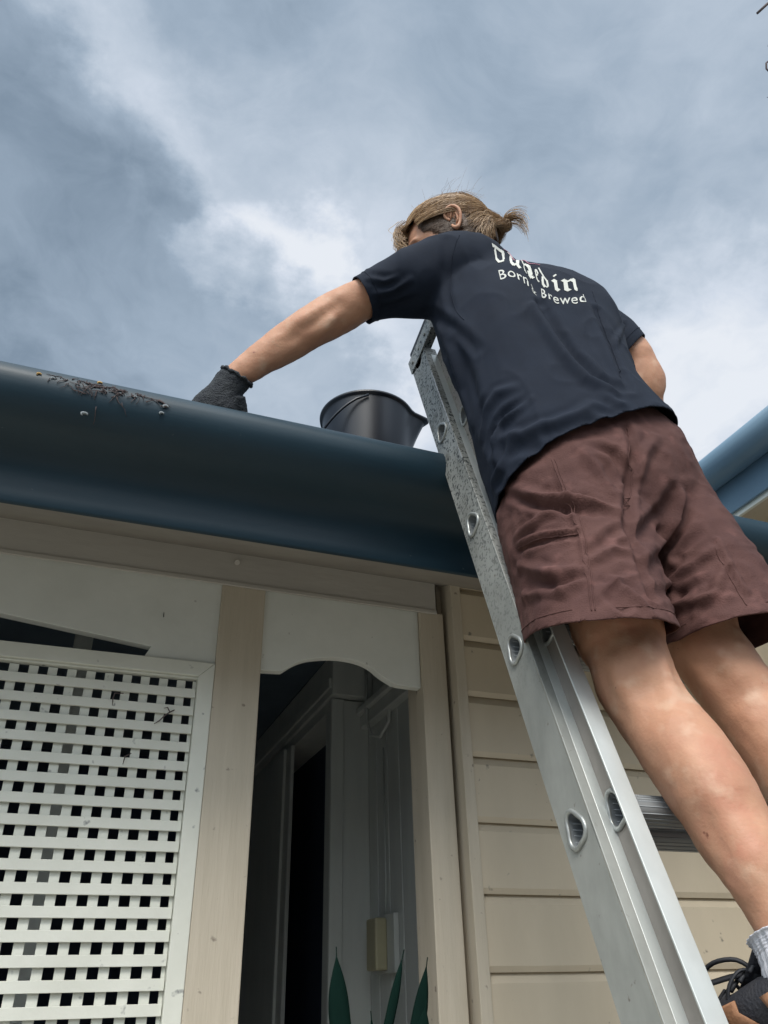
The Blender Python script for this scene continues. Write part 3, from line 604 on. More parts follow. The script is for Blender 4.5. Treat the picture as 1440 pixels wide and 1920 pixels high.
# ------------------------------------------------------------------ the person
# cross-sections: left edge, right edge (world), half depth
D = json.loads('''{"shirt_torso":[[0.6112,0.9955,0.6492,0.9528,0.9083,0.8251,0.125],[0.602,0.9985,0.7169,0.9562,0.9194,0.8826,0.13],[0.5978,1.0207,0.8099,0.9396,0.9394,0.9482,0.13],[0.5894,1.0259,0.9025,0.9249,0.9548,1.01,0.12],[0.5765,1.0365,1.0087,0.933,0.9719,1.0843,0.115],[0.5577,1.0462,1.1007,0.946,0.9876,1.1674,0.115],[0.5479,1.064,1.194,0.9579,1.003,1.2516,0.115],[0.5446,1.0808,1.2852,0.954,1.018,1.3075,0.105],[0.5628,1.0817,1.3493,0.9384,1.0478,1.3481,0.082],[0.6005,1.0349,1.4166,0.8906,1.0534,1.3681,0.07],[0.6474,1.0081,1.4388,0.7929,1.0417,1.3869,0.058]],"collar":[[0.6827,1.0398,1.4556,0.8061,1.0591,1.41,0.036],[0.6947,1.0315,1.4801,0.7876,1.0508,1.4335,0.034]],"sleeve_l":[[0.6482,1.0022,1.4376,0.6306,1.0921,1.255,0.07],[0.6031,1.0102,1.4333,0.5857,1.1014,1.2486,0.075],[0.5553,1.0287,1.4243,0.5483,1.1078,1.2517,0.075],[0.5111,1.0532,1.4043,0.5118,1.1166,1.2507,0.072],[0.4672,1.075,1.3783,0.4759,1.1263,1.2478,0.07],[0.4237,1.0999,1.3476,0.4494,1.1345,1.2418,0.066],[0.383,1.1241,1.3162,0.4351,1.1392,1.2336,0.062],[0.3471,1.1431,1.2898,0.4086,1.1569,1.2131,0.06]],"sleeve_r":[[0.8144,1.1481,1.2514,0.8247,1.0993,1.3763,0.04],[0.8637,1.1397,1.2346,0.8868,1.0791,1.3888,0.05],[0.9024,1.1204,1.2216,0.9339,1.0612,1.3877,0.055],[0.9372,1.106,1.2036,0.9753,1.0497,1.3804,0.06],[0.9626,1.0882,1.1962,1.0042,1.0395,1.3594,0.06],[0.9787,1.0706,1.1942,1.036,1.0387,1.3227,0.06],[0.9868,1.056,1.1922,1.0655,1.044,1.2779,0.058],[0.9887,1.0458,1.1684,1.0859,1.0507,1.2174,0.055]],"arm_l":[[0.6413,1.0103,1.3914,0.6412,1.0826,1.282,0.05],[0.5755,1.0352,1.3928,0.5667,1.1033,1.2762,0.055],[0.4999,1.0698,1.3667,0.512,1.11,1.2605,0.052],[0.426,1.1068,1.3358,0.4507,1.1276,1.2515,0.05],[0.3836,1.1258,1.3132,0.436,1.1376,1.245,0.047],[0.3538,1.1456,1.3012,0.4063,1.1572,1.2236,0.045],[0.3261,1.1601,1.2863,0.3745,1.1769,1.2033,0.042],[0.2882,1.1777,1.2535,0.3385,1.1935,1.1806,0.043],[0.2406,1.2013,1.2081,0.2877,1.2198,1.1425,0.038],[0.2003,1.2217,1.1633,0.2446,1.2332,1.1099,0.032],[0.1714,1.2368,1.129,0.2164,1.2409,1.0863,0.026],[0.145,1.2507,1.0951,0.1928,1.2491,1.069,0.022],[0.1301,1.2623,1.0675,0.1772,1.2596,1.0434,0.022]],"arm_r":[[0.8758,1.1179,1.2604,0.9009,1.09,1.3448,0.035],[0.9382,1.0999,1.2312,0.9647,1.0615,1.3306,0.04],[0.9789,1.0684,1.2164,1.0248,1.04,1.3083,0.045],[0.998,1.0518,1.192,1.061,1.0385,1.2698,0.045],[0.9996,1.0619,1.1662,1.0793,1.0355,1.2252,0.045],[1.0035,1.0784,1.1294,1.0929,1.0319,1.1844,0.046],[1.0159,1.0891,1.1058,1.0985,1.0433,1.1544,0.043]],"torso":[[0.6916,1.0155,0.6855,0.9204,0.9622,0.7439,0.08],[0.6864,1.0077,0.7575,0.9192,0.957,0.8289,0.08],[0.6834,1.0008,0.8462,0.902,0.9554,0.9178,0.075],[0.6807,1.0274,0.9794,0.9113,0.9777,1.0313,0.08],[0.6588,1.0432,1.083,0.9153,1.0104,1.1321,0.085],[0.6372,1.0635,1.1987,0.9265,1.0374,1.2373,0.085],[0.6429,1.083,1.2995,0.9075,1.0669,1.2995,0.06],[0.6714,1.0783,1.3469,0.868,1.087,1.3308,0.03]],"leg_l":[[0.7068,1.0084,0.8207,0.8319,0.9697,0.8236,0.07],[0.6853,0.9969,0.7173,0.8387,0.966,0.7298,0.08],[0.6706,0.96,0.591,0.8282,0.9311,0.5979,0.08],[0.6675,0.9146,0.4516,0.7935,0.8867,0.4567,0.072],[0.6751,0.9114,0.4137,0.7833,0.8712,0.4289,0.064],[0.6724,0.9007,0.3648,0.7761,0.8545,0.3822,0.06],[0.6816,0.8883,0.3207,0.7801,0.8425,0.3407,0.054],[0.6866,0.8682,0.2814,0.7801,0.8204,0.3073,0.053],[0.6882,0.8445,0.2398,0.7834,0.7961,0.2658,0.057],[0.6955,0.8189,0.1884,0.7836,0.7718,0.2164,0.057],[0.7028,0.7979,0.1393,0.7816,0.7547,0.1672,0.05],[0.7045,0.7682,0.0974,0.7688,0.7322,0.123,0.042],[0.7117,0.7534,0.0582,0.7648,0.7181,0.0799,0.036],[0.7086,0.7397,0.0236,0.7562,0.7123,0.0366,0.033],[0.6981,0.7248,-0.0049,0.7449,0.701,0.0031,0.032]],"leg_r":[[0.8538,0.9725,0.8063,0.9418,0.9424,0.8184,0.05],[0.8597,0.9762,0.7399,0.9665,0.9483,0.7564,0.068],[0.8719,0.9595,0.6243,0.9889,0.9241,0.6367,0.072],[0.8527,0.9413,0.4724,0.9616,0.9018,0.4862,0.068],[0.859,0.9322,0.4252,0.9621,0.8858,0.4528,0.062],[0.87,0.9201,0.3796,0.9708,0.8701,0.4046,0.058],[0.8814,0.9059,0.3371,0.9824,0.8545,0.364,0.052],[0.8838,0.8849,0.2911,0.9842,0.8336,0.3182,0.055],[0.8842,0.8643,0.2456,0.9885,0.8127,0.2709,0.058],[0.8823,0.8376,0.1916,0.9805,0.7881,0.2174,0.056],[0.8842,0.8145,0.1395,0.9715,0.7719,0.1613,0.05],[0.8819,0.7899,0.0827,0.9561,0.7568,0.0979,0.04],[0.8848,0.7714,0.0422,0.9386,0.744,0.0515,0.034],[0.8771,0.7629,0.0024,0.9314,0.7372,0.0088,0.032]],"pelvis":[[0.7152,1.0036,0.8992,0.9055,0.9595,0.9477,0.07],[0.6455,0.9911,0.8071,0.9481,0.9437,0.908,0.105],[0.6165,0.9867,0.7356,0.9788,0.9508,0.8694,0.125],[0.6108,0.9831,0.6682,0.9897,0.9527,0.7933,0.125],[0.6674,1.0457,0.6543,0.9907,0.9584,0.7267,0.11],[0.726,1.0374,0.6127,0.9718,0.9731,0.6586,0.08]],"short_l":[[0.638,0.9905,0.7934,0.8476,0.9645,0.8603,0.11],[0.6079,0.9791,0.7237,0.8698,0.965,0.7698,0.12],[0.603,0.9726,0.6506,0.8609,0.9558,0.6842,0.12],[0.6011,0.9556,0.582,0.8421,0.9328,0.606,0.12],[0.5924,0.9337,0.5057,0.8177,0.9041,0.521,0.115],[0.5821,0.9121,0.4395,0.7944,0.8791,0.4486,0.11],[0.5762,0.8943,0.3841,0.782,0.8591,0.3908,0.11]],"short_r":[[0.8322,0.9816,0.8436,0.9562,0.9475,0.8594,0.085],[0.867,1.0111,0.7973,1.0019,0.962,0.8101,0.12],[0.8689,0.9944,0.7068,1.0241,0.9529,0.7151,0.12],[0.8661,0.9738,0.6252,1.028,0.9297,0.6334,0.12],[0.8571,0.9525,0.5483,1.0354,0.9018,0.5567,0.12],[0.8436,0.933,0.4617,1.0336,0.873,0.4868,0.115],[0.8401,0.9155,0.4044,1.0316,0.8494,0.4282,0.115]],"glove":[[0.1459,1.2477,1.1029,0.205,1.2449,1.0719,0.027],[0.1365,1.2564,1.0916,0.2001,1.25,1.0633,0.029],[0.1243,1.2657,1.0658,0.1879,1.2573,1.0404,0.026],[0.1014,1.2795,1.0395,0.1852,1.2628,1.0052,0.024],[0.0867,1.29,1.0133,0.1764,1.2721,0.9773,0.018]],"nape":[0.7017,0.9998,1.3901,0.7786,1.01,1.3671],"hem_l":[0.582,0.9117,0.4402,0.7926,0.8789,0.45,0.7588,1.0256,0.4774],"hem_r":[0.8411,0.9363,0.4582,1.0339,0.8738,0.4853,1.0859,1.0109,0.4952],"ear":[0.5885,1.0194,1.4758]}''')
person = empty('person', (.83, .79, -.07), 'person in navy T-shirt and maroon shorts on the ladder reaching into the gutter', 'person')
DG = bpy.context.evaluated_depsgraph_get
def loft(mb, secs, seg=40, sub=6, shape=2.2, bulge=None, cap=True):
    A_ = [V(s[:3]) for s in secs]; B_ = [V(s[3:6]) for s in secs]; H = [V((s[6], 0, 0)) for s in secs]
    n = len(secs); m_ = (n-1)*sub; rings = []
    cs = [(crom(A_, i/sub)+crom(B_, i/sub))/2 for i in range(m_+1)]
    for i in range(m_+1):
        a = (crom(B_, i/sub)-crom(A_, i/sub))/2; h = crom(H, i/sub).x
        t = (cs[min(i+1, m_)]-cs[max(i-1, 0)]).normalized(); b = a.cross(t).normalized()*h
        r_ = []
        for k in range(seg):
            th = 2*math.pi*k/seg; c, s = math.cos(th), math.sin(th)
            e = 2/shape
            c2 = math.copysign(abs(c)**e, c); s2 = math.copysign(abs(s)**e, s)
            r_.append(cs[i]+a*c2+b*s2)
        rings.append(r_)
    def capend(r_, d_):
        c = sum(r_, V())/len(r_); w = (r_[0]-c).length
        return [[c+(p-c)*f+d_*w*g for p in r_] for f, g in ((.9, .18), (.65, .36), (.3, .46))]
    if cap:
        d0 = (cs[0]-cs[1]).normalized(); d1 = (cs[-1]-cs[-2]).normalized()
        rings = capend(rings[0], d0)[::-1] + rings + capend(rings[-1], d1)
    mb.rings(rings)
    return rings
def remesh(mb, voxel, smooth_it, fac=.5):
    me = bpy.data.meshes.new('tmp'); me.from_pydata(mb.v, [], mb.f); me.update()
    bm = bmesh.new(); bm.from_mesh(me); bmesh.ops.recalc_face_normals(bm, faces=bm.faces); bm.to_mesh(me); bm.free()
    o = bpy.data.objects.new('tmp', me); COL.objects.link(o)
    r_ = o.modifiers.new('r', 'REMESH'); r_.mode = 'VOXEL'; r_.voxel_size = voxel
    s_ = o.modifiers.new('s', 'SMOOTH'); s_.iterations = smooth_it; s_.factor = fac
    bpy.context.view_layer.update(); dg = DG(); dg.update()
    out_ = bpy.data.meshes.new_from_object(o.evaluated_get(dg))
    bpy.data.objects.remove(o); out_.materials.clear(); return out_
def cut(me, planes):
    """open the mesh at each (centre, outward normal, radius)"""
    bm = bmesh.new(); bm.from_mesh(me)
    for c, n_, rad in planes:
        c = V(c); n_ = V(n_).normalized()
        gv = [v for v in bm.verts if (v.co-c).length < rad]; gs = set(gv)
        ge = [e for e in bm.edges if e.verts[0] in gs and e.verts[1] in gs]; gf = [f for f in bm.faces if all(v in gs for v in f.verts)]
        bmesh.ops.bisect_plane(bm, geom=gv+ge+gf, plane_co=c, plane_no=n_, clear_outer=True)
    bm.to_mesh(me); bm.free()
def plane3(h, below, rad=.205):
    a, b, c = V(h[:3]), V(h[3:6]), V(h[6:9]); n_ = (b-a).cross(c-a).normalized()
    ctr = (a+b)/2; ctr = ctr + (c-ctr)*.35
    return (ctr, n_ if n_.z < 0 else -n_, rad)
def sec_plane(secs, i, j, dist=0., rad=.16):
    """plane through section i, outward direction from section j to i"""
    ci = (V(secs[i][:3])+V(secs[i][3:6]))/2; cj = (V(secs[j][:3])+V(secs[j][3:6]))/2
    a = (V(secs[i][3:6])-V(secs[i][:3])).normalized(); d_ = (ci-cj).normalized(); d_ = (d_-a*d_.dot(a)).normalized()
    return (ci+d_*dist, d_, rad)
def seg_dist(p, a, b):
    ab = b-a; t = max(0, min(1, (p-a).dot(ab)/max(ab.length_squared, 1e-9))); return (p-a-ab*t).length, t
def fold(me, folds):
    """folds: (list of points, height, width); positive raises a soft ridge, negative sinks a valley"""
    if not folds: return
    vs = me.vertices; n = len(vs); me.update()
    co = [v.co.copy() for v in vs]; no = [v.normal.copy() for v in vs]; disp = [0.]*n
    for pts, h, w in folds:
        pts = [V(p) for p in pts]; R3 = w*3.2
        lo = [min(p[i] for p in pts)-R3 for i in range(3)]; hi = [max(p[i] for p in pts)+R3 for i in range(3)]
        m_ = len(pts)-1
        for i in range(n):
            c = co[i]
            if c.x < lo[0] or c.x > hi[0] or c.y < lo[1] or c.y > hi[1] or c.z < lo[2] or c.z > hi[2]: continue
            best = 9; bt = 0
            for q in range(m_):
                d_, t = seg_dist(c, pts[q], pts[q+1])
                if d_ < best: best = d_; bt = (q+t)/m_
            if best < R3:
                x = best/w; taper = math.sin(math.pi*min(1, max(0, bt*.86+.07)))**.6
                prof_ = math.exp(-x*x) - .32*math.exp(-((x-1.9)/.8)**2)
                disp[i] += h*taper*prof_
    for i in range(n): vs[i].co = co[i]+no[i]*disp[i]
    me.update()
def ripple(me, amp, scale, stretch=(1, 1, 1), seed=0., mask=None, sharp=1.):
    me.update(); no = [v.normal.copy() for v in me.vertices]
    for v, n_ in zip(me.vertices, no):
        p = V((v.co.x*stretch[0], v.co.y*stretch[1], v.co.z*stretch[2]))*scale+V((seed, seed*2, seed*3))
        q = p + noise.noise_vector(p*.7)*.6 if sharp > 1 else p
        a = max(0, 1-2*abs(noise.noise(q)))**sharp; b = noise.noise(p*2.3)
        k = mask(v.co) if mask else 1
        v.co += n_*amp*k*((a-.55)*.8+b*.5)
    me.update()
def finish(me, name, m, parent, thick=0., smooth=True):
    o = link(name, me, m, parent, smooth)
    if thick:
        s_ = o.modifiers.new('thick', 'SOLIDIFY'); s_.thickness = thick; s_.offset = -1
    return o
FOLDS = json.loads('''{"shirt":[[[[0.7105,0.9497,1.3147],[0.7092,0.932,1.258],[0.7071,0.9212,1.2071],[0.7029,0.9115,1.1582]],-0.0078,0.0093],[[[0.7029,0.9115,1.1582],[0.7155,0.899,1.0857],[0.7313,0.8815,1.0],[0.7525,0.861,0.94],[0.7908,0.8454,0.9048]],-0.0084,0.0102],[[[0.6848,0.9137,1.1392],[0.7004,0.8997,1.0604],[0.7158,0.8836,0.9879],[0.7349,0.8632,0.928],[0.7722,0.846,0.8939]],0.0096,0.0119],[[[0.7985,0.9054,1.1937],[0.8024,0.8929,1.1234],[0.7993,0.873,1.0204],[0.8009,0.8517,0.9314]],0.0072,0.0102],[[[0.8293,0.9012,1.1702],[0.8262,0.8885,1.0843],[0.8147,0.8647,0.9913],[0.8074,0.8439,0.9083]],-0.0096,0.0085],[[[0.588,1.0005,0.8592],[0.5895,0.9742,0.9012],[0.5997,0.9477,0.923],[0.6191,0.9235,0.9228]],0.0084,0.0093],[[[0.5902,0.9863,0.8142],[0.5935,0.9657,0.8475],[0.604,0.9401,0.873],[0.6311,0.9094,0.8844]],-0.0072,0.0085],[[[0.6362,0.9051,0.8847],[0.6134,0.9262,0.8637],[0.5974,0.9536,0.8539],[0.5922,0.9659,0.8239],[0.5916,0.9644,0.786]],0.0084,0.0076],[[[0.5938,0.9606,0.8251],[0.6173,0.9117,0.8087],[0.6574,0.8731,0.8135],[0.6967,0.856,0.8315],[0.7266,0.8506,0.8574]],0.0108,0.011],[[[0.5965,0.9454,0.7822],[0.6254,0.8978,0.7752],[0.8423,1.0891,0.9924],[0.7138,0.8467,0.8142]],-0.0084,0.0102],[[[0.597,0.9972,0.7546],[0.5931,0.9565,0.7632],[0.6022,0.9345,0.7929],[0.61,0.9241,0.8193]],0.0084,0.0085],[[[0.5978,0.9786,0.7267],[0.7263,1.1134,0.8874],[0.767,1.1078,0.9232],[0.8141,1.0964,0.948]],0.0072,0.0093],[[[0.7509,0.8497,0.8849],[0.776,0.8377,0.8609],[0.9337,0.9639,0.9745]],0.006,0.0085],[[[0.7209,0.8498,0.8413],[0.7561,0.8397,0.8372],[0.9343,0.974,0.9727],[0.9462,0.9381,0.9228]],-0.0048,0.0085],[[[0.5461,1.0865,1.2446],[0.5539,1.0142,1.1399],[0.5836,0.972,1.0472]],-0.0072,0.0102],[[[0.5526,1.0645,1.1869],[0.5603,1.0302,1.0774],[0.5832,1.0426,0.998],[0.5894,1.0318,0.9068]],0.0072,0.0102],[[[0.5577,1.0161,1.0995],[0.5803,0.9998,0.9826],[0.5885,0.9897,0.8879]],-0.006,0.0119],[[[0.4183,1.0797,1.2448],[0.4516,1.0665,1.2545],[0.4819,1.0418,1.272]],0.006,0.0068],[[[0.437,1.1017,1.2372],[0.4735,1.0923,1.2456],[0.5059,1.0669,1.2508]],-0.006,0.0076],[[[0.3992,1.0685,1.2738],[0.4312,1.0592,1.2664],[0.4563,1.0466,1.2754]],0.0048,0.0059],[[[0.5452,0.9878,1.3608],[0.5449,1.0048,1.2969],[0.5528,1.0157,1.2318],[0.557,1.0047,1.1615]],-0.0042,0.0085],[[[0.5946,0.9779,1.3363],[0.6222,0.9442,1.1695],[0.6294,0.9261,1.0142]],0.0048,0.0298],[[[0.9913,1.002,1.2916],[0.8628,0.8961,1.1032],[0.8302,0.8824,1.0521]],0.0048,0.0059]],"shorts":[[[[0.7888,0.8511,0.8253],[0.7803,0.8413,0.7601],[0.7674,0.8484,0.7032],[0.7341,0.8325,0.6312],[0.7155,0.8167,0.5717]],-0.0135,0.0078],[[[0.6203,0.9875,0.7558],[0.6188,0.9012,0.6775],[0.6447,0.8591,0.6514],[0.6782,0.8423,0.6403],[0.7209,0.832,0.6264]],0.0135,0.0086],[[[0.6052,0.9581,0.7104],[0.6165,0.8947,0.654],[0.6388,0.8579,0.6319],[0.6709,0.8378,0.6169]],-0.0095,0.007],[[[0.6299,0.8664,0.6322],[0.6069,0.9014,0.6264],[0.6015,0.9503,0.625]],0.0095,0.007],[[[0.5997,0.9526,0.5995],[0.6022,0.8949,0.5857],[0.6214,0.8591,0.5774],[0.64,0.8398,0.574]],-0.0081,0.0055],[[[0.5988,0.9424,0.6065],[0.605,0.8967,0.5985],[0.6238,0.86,0.5894],[0.6429,0.8408,0.587]],0.0068,0.0047],[[[0.6474,0.8841,0.745],[0.6461,0.8602,0.6553],[0.6437,0.8396,0.5847],[0.6277,0.819,0.4999],[0.7867,1.0317,0.5382]],0.0047,0.0047],[[[0.7172,0.8509,0.7681],[0.7436,0.8462,0.7548],[0.7568,0.8455,0.7305],[0.7549,0.8477,0.7]],-0.0108,0.0086],[[[0.6983,0.8567,0.7512],[0.7128,0.8521,0.7092],[0.7217,0.8404,0.668]],0.0095,0.0094],[[[0.8767,0.8549,0.7062],[0.8619,0.8734,0.6648],[0.8444,0.891,0.6354],[0.7238,0.8092,0.5369]],0.0175,0.0094],[[[0.8557,0.8512,0.7081],[0.8332,0.8652,0.67],[0.7585,0.8294,0.6005],[0.7242,0.8175,0.5737]],-0.0135,0.0101],[[[0.838,0.8388,0.8059],[0.8041,0.839,0.7642],[0.787,0.844,0.7204]],0.0095,0.0086],[[[0.7121,0.7969,0.4869],[0.849,0.8946,0.5591],[0.8624,0.8554,0.5708],[0.886,0.8326,0.5919]],0.0108,0.0086],[[[0.7088,0.7886,0.4619],[0.842,0.8827,0.5289],[0.8583,0.8383,0.5338]],-0.0095,0.0086],[[[0.7439,0.8132,0.5299],[0.8594,0.8801,0.6022],[0.8827,0.8474,0.6287]],-0.0081,0.0086],[[[0.6941,0.774,0.4217],[0.8406,0.897,0.512],[0.8446,0.8447,0.503],[0.8736,0.8107,0.4964]],0.0068,0.0078],[[[0.8391,0.8563,0.4851],[0.86,0.8249,0.5097],[0.89,0.8192,0.5573]],0.0068,0.007],[[[0.9014,0.8307,0.6132],[0.8967,0.8154,0.5565],[0.8966,0.8,0.5038],[1.0403,0.9044,0.5147]],0.0054,0.0047],[[[0.5992,0.9474,0.5728],[0.5966,0.8636,0.5174],[0.6272,0.8226,0.5084]],0.0081,0.0078],[[[0.5954,0.9406,0.5137],[0.5983,0.8345,0.4744],[0.624,0.8184,0.4915]],0.0081,0.0078],[[[0.5975,0.9317,0.5324],[0.5934,0.8504,0.491],[0.618,0.8249,0.4979]],-0.0081,0.0078],[[[0.6588,0.8029,0.4896],[0.67,0.7901,0.4608],[0.6874,0.7773,0.4339]],0.0095,0.0078],[[[0.6418,0.7983,0.4643],[0.6511,0.7835,0.4353],[0.819,0.9472,0.5072]],-0.0081,0.0078],[[[0.64,0.8201,0.5247],[0.6785,0.8144,0.5459],[0.7076,0.8102,0.5444]],0.0081,0.0078],[[[0.6478,0.8233,0.5451],[0.6906,0.822,0.5791],[0.7211,0.8251,0.6005]],-0.0068,0.0078],[[[0.6255,0.8021,0.4556],[0.6571,0.8019,0.4847],[0.7026,0.7987,0.4988]],0.0054,0.0062],[[[0.7268,0.8258,0.602],[0.7146,0.8053,0.5298],[0.7057,0.7882,0.4612],[0.7947,0.8834,0.4598]],-0.0081,0.0062]],"body":[[[[0.6729,0.8522,0.3916],[0.6722,0.8506,0.3603],[0.6779,0.8494,0.3344]],0.004,0.01],[[[0.732,0.8228,0.3956],[0.7272,0.8161,0.3619],[0.723,0.8071,0.3327]],0.0045,0.01],[[[0.6928,0.8281,0.3813],[0.697,0.8258,0.3434],[0.6947,0.811,0.3097]],-0.004,0.016],[[[0.8589,0.8771,0.431],[0.8684,0.869,0.3956],[0.8798,0.8605,0.3616]],-0.004,0.015],[[[0.688,0.7764,0.2079],[0.695,0.7646,0.1582],[0.6974,0.7474,0.1164]],-0.003,0.014],[[[0.6892,0.7923,0.2696],[0.6966,0.7568,0.1862],[0.7015,0.7403,0.1375]],0.0035,0.024],[[[0.3577,1.1191,1.2407],[0.3241,1.1407,1.2096],[0.2821,1.1699,1.1682],[0.2382,1.1904,1.1369]],-0.0025,0.01],[[[0.3168,1.1371,1.2299],[0.292,1.149,1.2096],[0.2583,1.1688,1.1865]],0.003,0.012],[[[0.3537,1.135,1.2173],[0.3394,1.1517,1.1945],[0.3273,1.1682,1.1784]],0.0035,0.012]],"text":{"line1":[[[0.6457,0.9625,1.3007],[0.6482,0.9667,1.3121],[0.6525,0.9743,1.3361],[0.653,0.9762,1.3525],[0.6518,0.9754,1.3633],[0.6502,0.9746,1.3789]],[[0.6601,0.9559,1.2943],[0.6618,0.9586,1.3037],[0.6698,0.9705,1.3338],[0.6782,0.983,1.3651],[0.6803,0.9863,1.3819],[0.6763,0.9889,1.4007]],[[0.6783,0.9461,1.2815],[0.6802,0.9489,1.2906],[0.685,0.956,1.3127],[0.718,1.0024,1.3897],[0.7178,1.0103,1.4099],[0.6988,0.9943,1.3866]],[[0.6951,0.9347,1.2567],[0.6964,0.9366,1.2644],[0.6999,0.9415,1.2833],[0.7037,0.9468,1.3029],[0.7102,0.9631,1.3342],[0.7017,0.9487,1.3073]],[[0.7114,0.9276,1.2414],[0.7124,0.929,1.2482],[0.7148,0.9323,1.2642],[0.7177,0.9363,1.2814],[0.7212,0.941,1.298],[0.7237,0.9458,1.3121]],[[0.717,0.9207,1.2144],[0.718,0.9218,1.2209],[0.7205,0.9245,1.2366],[0.7236,0.9278,1.2533],[0.7264,0.931,1.2683],[0.7321,0.9375,1.2923]],[[0.7306,0.9146,1.1963],[0.7313,0.9154,1.2024],[0.7328,0.9173,1.2167],[0.735,0.9199,1.2321],[0.7376,0.9232,1.2468],[0.7418,0.9283,1.2684]],[[0.7586,0.9107,1.201],[0.7597,0.9118,1.2076],[0.7622,0.9141,1.2226],[0.7647,0.9162,1.2377],[0.7673,0.9187,1.2517],[0.7732,0.9248,1.2751]],[[0.7975,0.91,1.216],[0.7984,0.9111,1.2225],[0.8007,0.9139,1.2383],[0.8041,0.918,1.2559],[0.8078,0.9223,1.2724],[0.8144,0.9301,1.298]]],"line2":[[[0.6389,0.9451,1.2237],[0.6395,0.9462,1.2295],[0.6408,0.9491,1.2434],[0.6424,0.9523,1.2578],[0.6438,0.9552,1.2705],[0.6457,0.959,1.2882]],[[0.6665,0.9384,1.2381],[0.6669,0.9396,1.2437],[0.6679,0.9424,1.257],[0.6692,0.9456,1.2709],[0.6707,0.949,1.2838],[0.6743,0.9559,1.305]],[[0.6837,0.927,1.2123],[0.6843,0.9281,1.218],[0.6857,0.9306,1.2315],[0.6875,0.9335,1.2455],[0.6893,0.9364,1.2583],[0.6925,0.9415,1.2777]],[[0.6946,0.9183,1.1861],[0.6955,0.9197,1.1922],[0.6974,0.9226,1.2059],[0.699,0.9252,1.2194],[0.7005,0.9275,1.2311],[0.7027,0.931,1.2481]],[[0.7068,0.914,1.1712],[0.7077,0.9151,1.1769],[0.7097,0.9174,1.1899],[0.7116,0.9196,1.203],[0.7132,0.9215,1.2143],[0.7155,0.9243,1.2303]],[[0.7224,0.9107,1.1603],[0.7231,0.9112,1.1651],[0.7248,0.9125,1.1764],[0.7266,0.9141,1.1881],[0.7282,0.9155,1.1983],[0.7303,0.9172,1.2123]],[[0.7449,0.9052,1.1537],[0.7456,0.9057,1.1587],[0.7474,0.907,1.1705],[0.7496,0.9086,1.1829],[0.7516,0.9103,1.1939],[0.7545,0.9126,1.2095]],[[0.7713,0.9021,1.1631],[0.7724,0.9028,1.1683],[0.7756,0.905,1.181],[0.7789,0.9074,1.1942],[0.782,0.9097,1.2058],[0.7858,0.9123,1.2215]],[[0.8006,0.9007,1.1703],[0.8016,0.9015,1.1758],[0.8043,0.904,1.1893],[0.8074,0.9069,1.2034],[0.8099,0.9091,1.2153],[0.8134,0.9123,1.2323]]],"levels":[-0.15,0,0.35,0.7,1.0,1.42]},"seams":{"shorts":[[[0.6474,0.8841,0.745],[0.6461,0.8602,0.6553],[0.6437,0.8396,0.5847],[0.6277,0.819,0.4999],[0.6124,0.8025,0.4342]],[[0.6519,0.8812,0.7462],[0.6513,0.8575,0.6567],[0.648,0.8363,0.5846],[0.6322,0.8164,0.5002],[0.6159,0.7993,0.4332]],[[0.5998,0.9455,0.6006],[0.6038,0.8962,0.5915],[0.6225,0.8598,0.5817],[0.6422,0.8391,0.5786]],[[0.7888,0.8511,0.8253],[0.7792,0.8414,0.7599],[0.7663,0.8483,0.7029],[0.7331,0.8325,0.631]],[[0.8888,0.83,0.5911],[0.8873,0.816,0.5414],[0.8862,0.805,0.5045],[0.8851,0.7966,0.4788]]],"pink":[[[0.6925,0.9955,1.3989],[0.7121,1.0026,1.3973],[0.7157,0.9579,1.329],[0.7235,0.9445,1.3092],[0.7403,0.9426,1.3088]]],"shirt":[[[0.5751,0.9771,1.3778],[0.559,0.9894,1.3182],[0.5609,1.0104,1.2608],[0.5606,0.9983,1.1714],[0.5677,0.9831,1.1298]],[[0.839,0.9148,1.2411],[0.829,0.8959,1.1353],[0.822,0.877,1.0311],[0.8111,0.8556,0.9502]]]}}''')
# --- body: one skin surface
mb = MB()
loft(mb, D['torso'], shape=2.4); loft(mb, D['leg_l'], shape=2.05); loft(mb, D['leg_r'], shape=2.05); loft(mb, D['arm_l'], shape=2.05); loft(mb, D['arm_r'], shape=2.05)
# calf and knee hollow accents
# right forearm and hand reach forward to the ladder top
e0 = (V(D['arm_r'][-1][:3])+V(D['arm_r'][-1][3:6]))/2
mb.tube([e0+V((-.002, -.0, .030)), e0+V((.0, .0, .004)), e0+V((-.012, .05, -.008)), e0+V((-.05, .13, -.02)), e0+V((-.10, .20, -.035)), e0+V((-.13, .245, -.035))], [.046, .050, .049, .040, .029, .026], 20, flat=1.0)
hb = e0+V((-.13, .245, -.035))
mb.tube([hb, hb+V((-.02, .04, -.006)), hb+V((-.035, .075, -.02))], [.026, .036, .033], 16, flat=.5)
for q in range(4):
    s0 = hb+V((-.035, .075, -.02))+V((.018*(q-1.5), .008*(q-1.5), 0)); mb.tube([s0-V((-.01, .03, 0)), s0, s0+V((-.012, .028, -.018)), s0+V((-.008, .030, -.042))], [.010, .0095, .0085, .007], 10)
mb.tube([hb+V((-.03, .02, -.01)), hb+V((-.052, .035, -.025)), hb+V((-.058, .055, -.04))], [.012, .010, .008], 10)
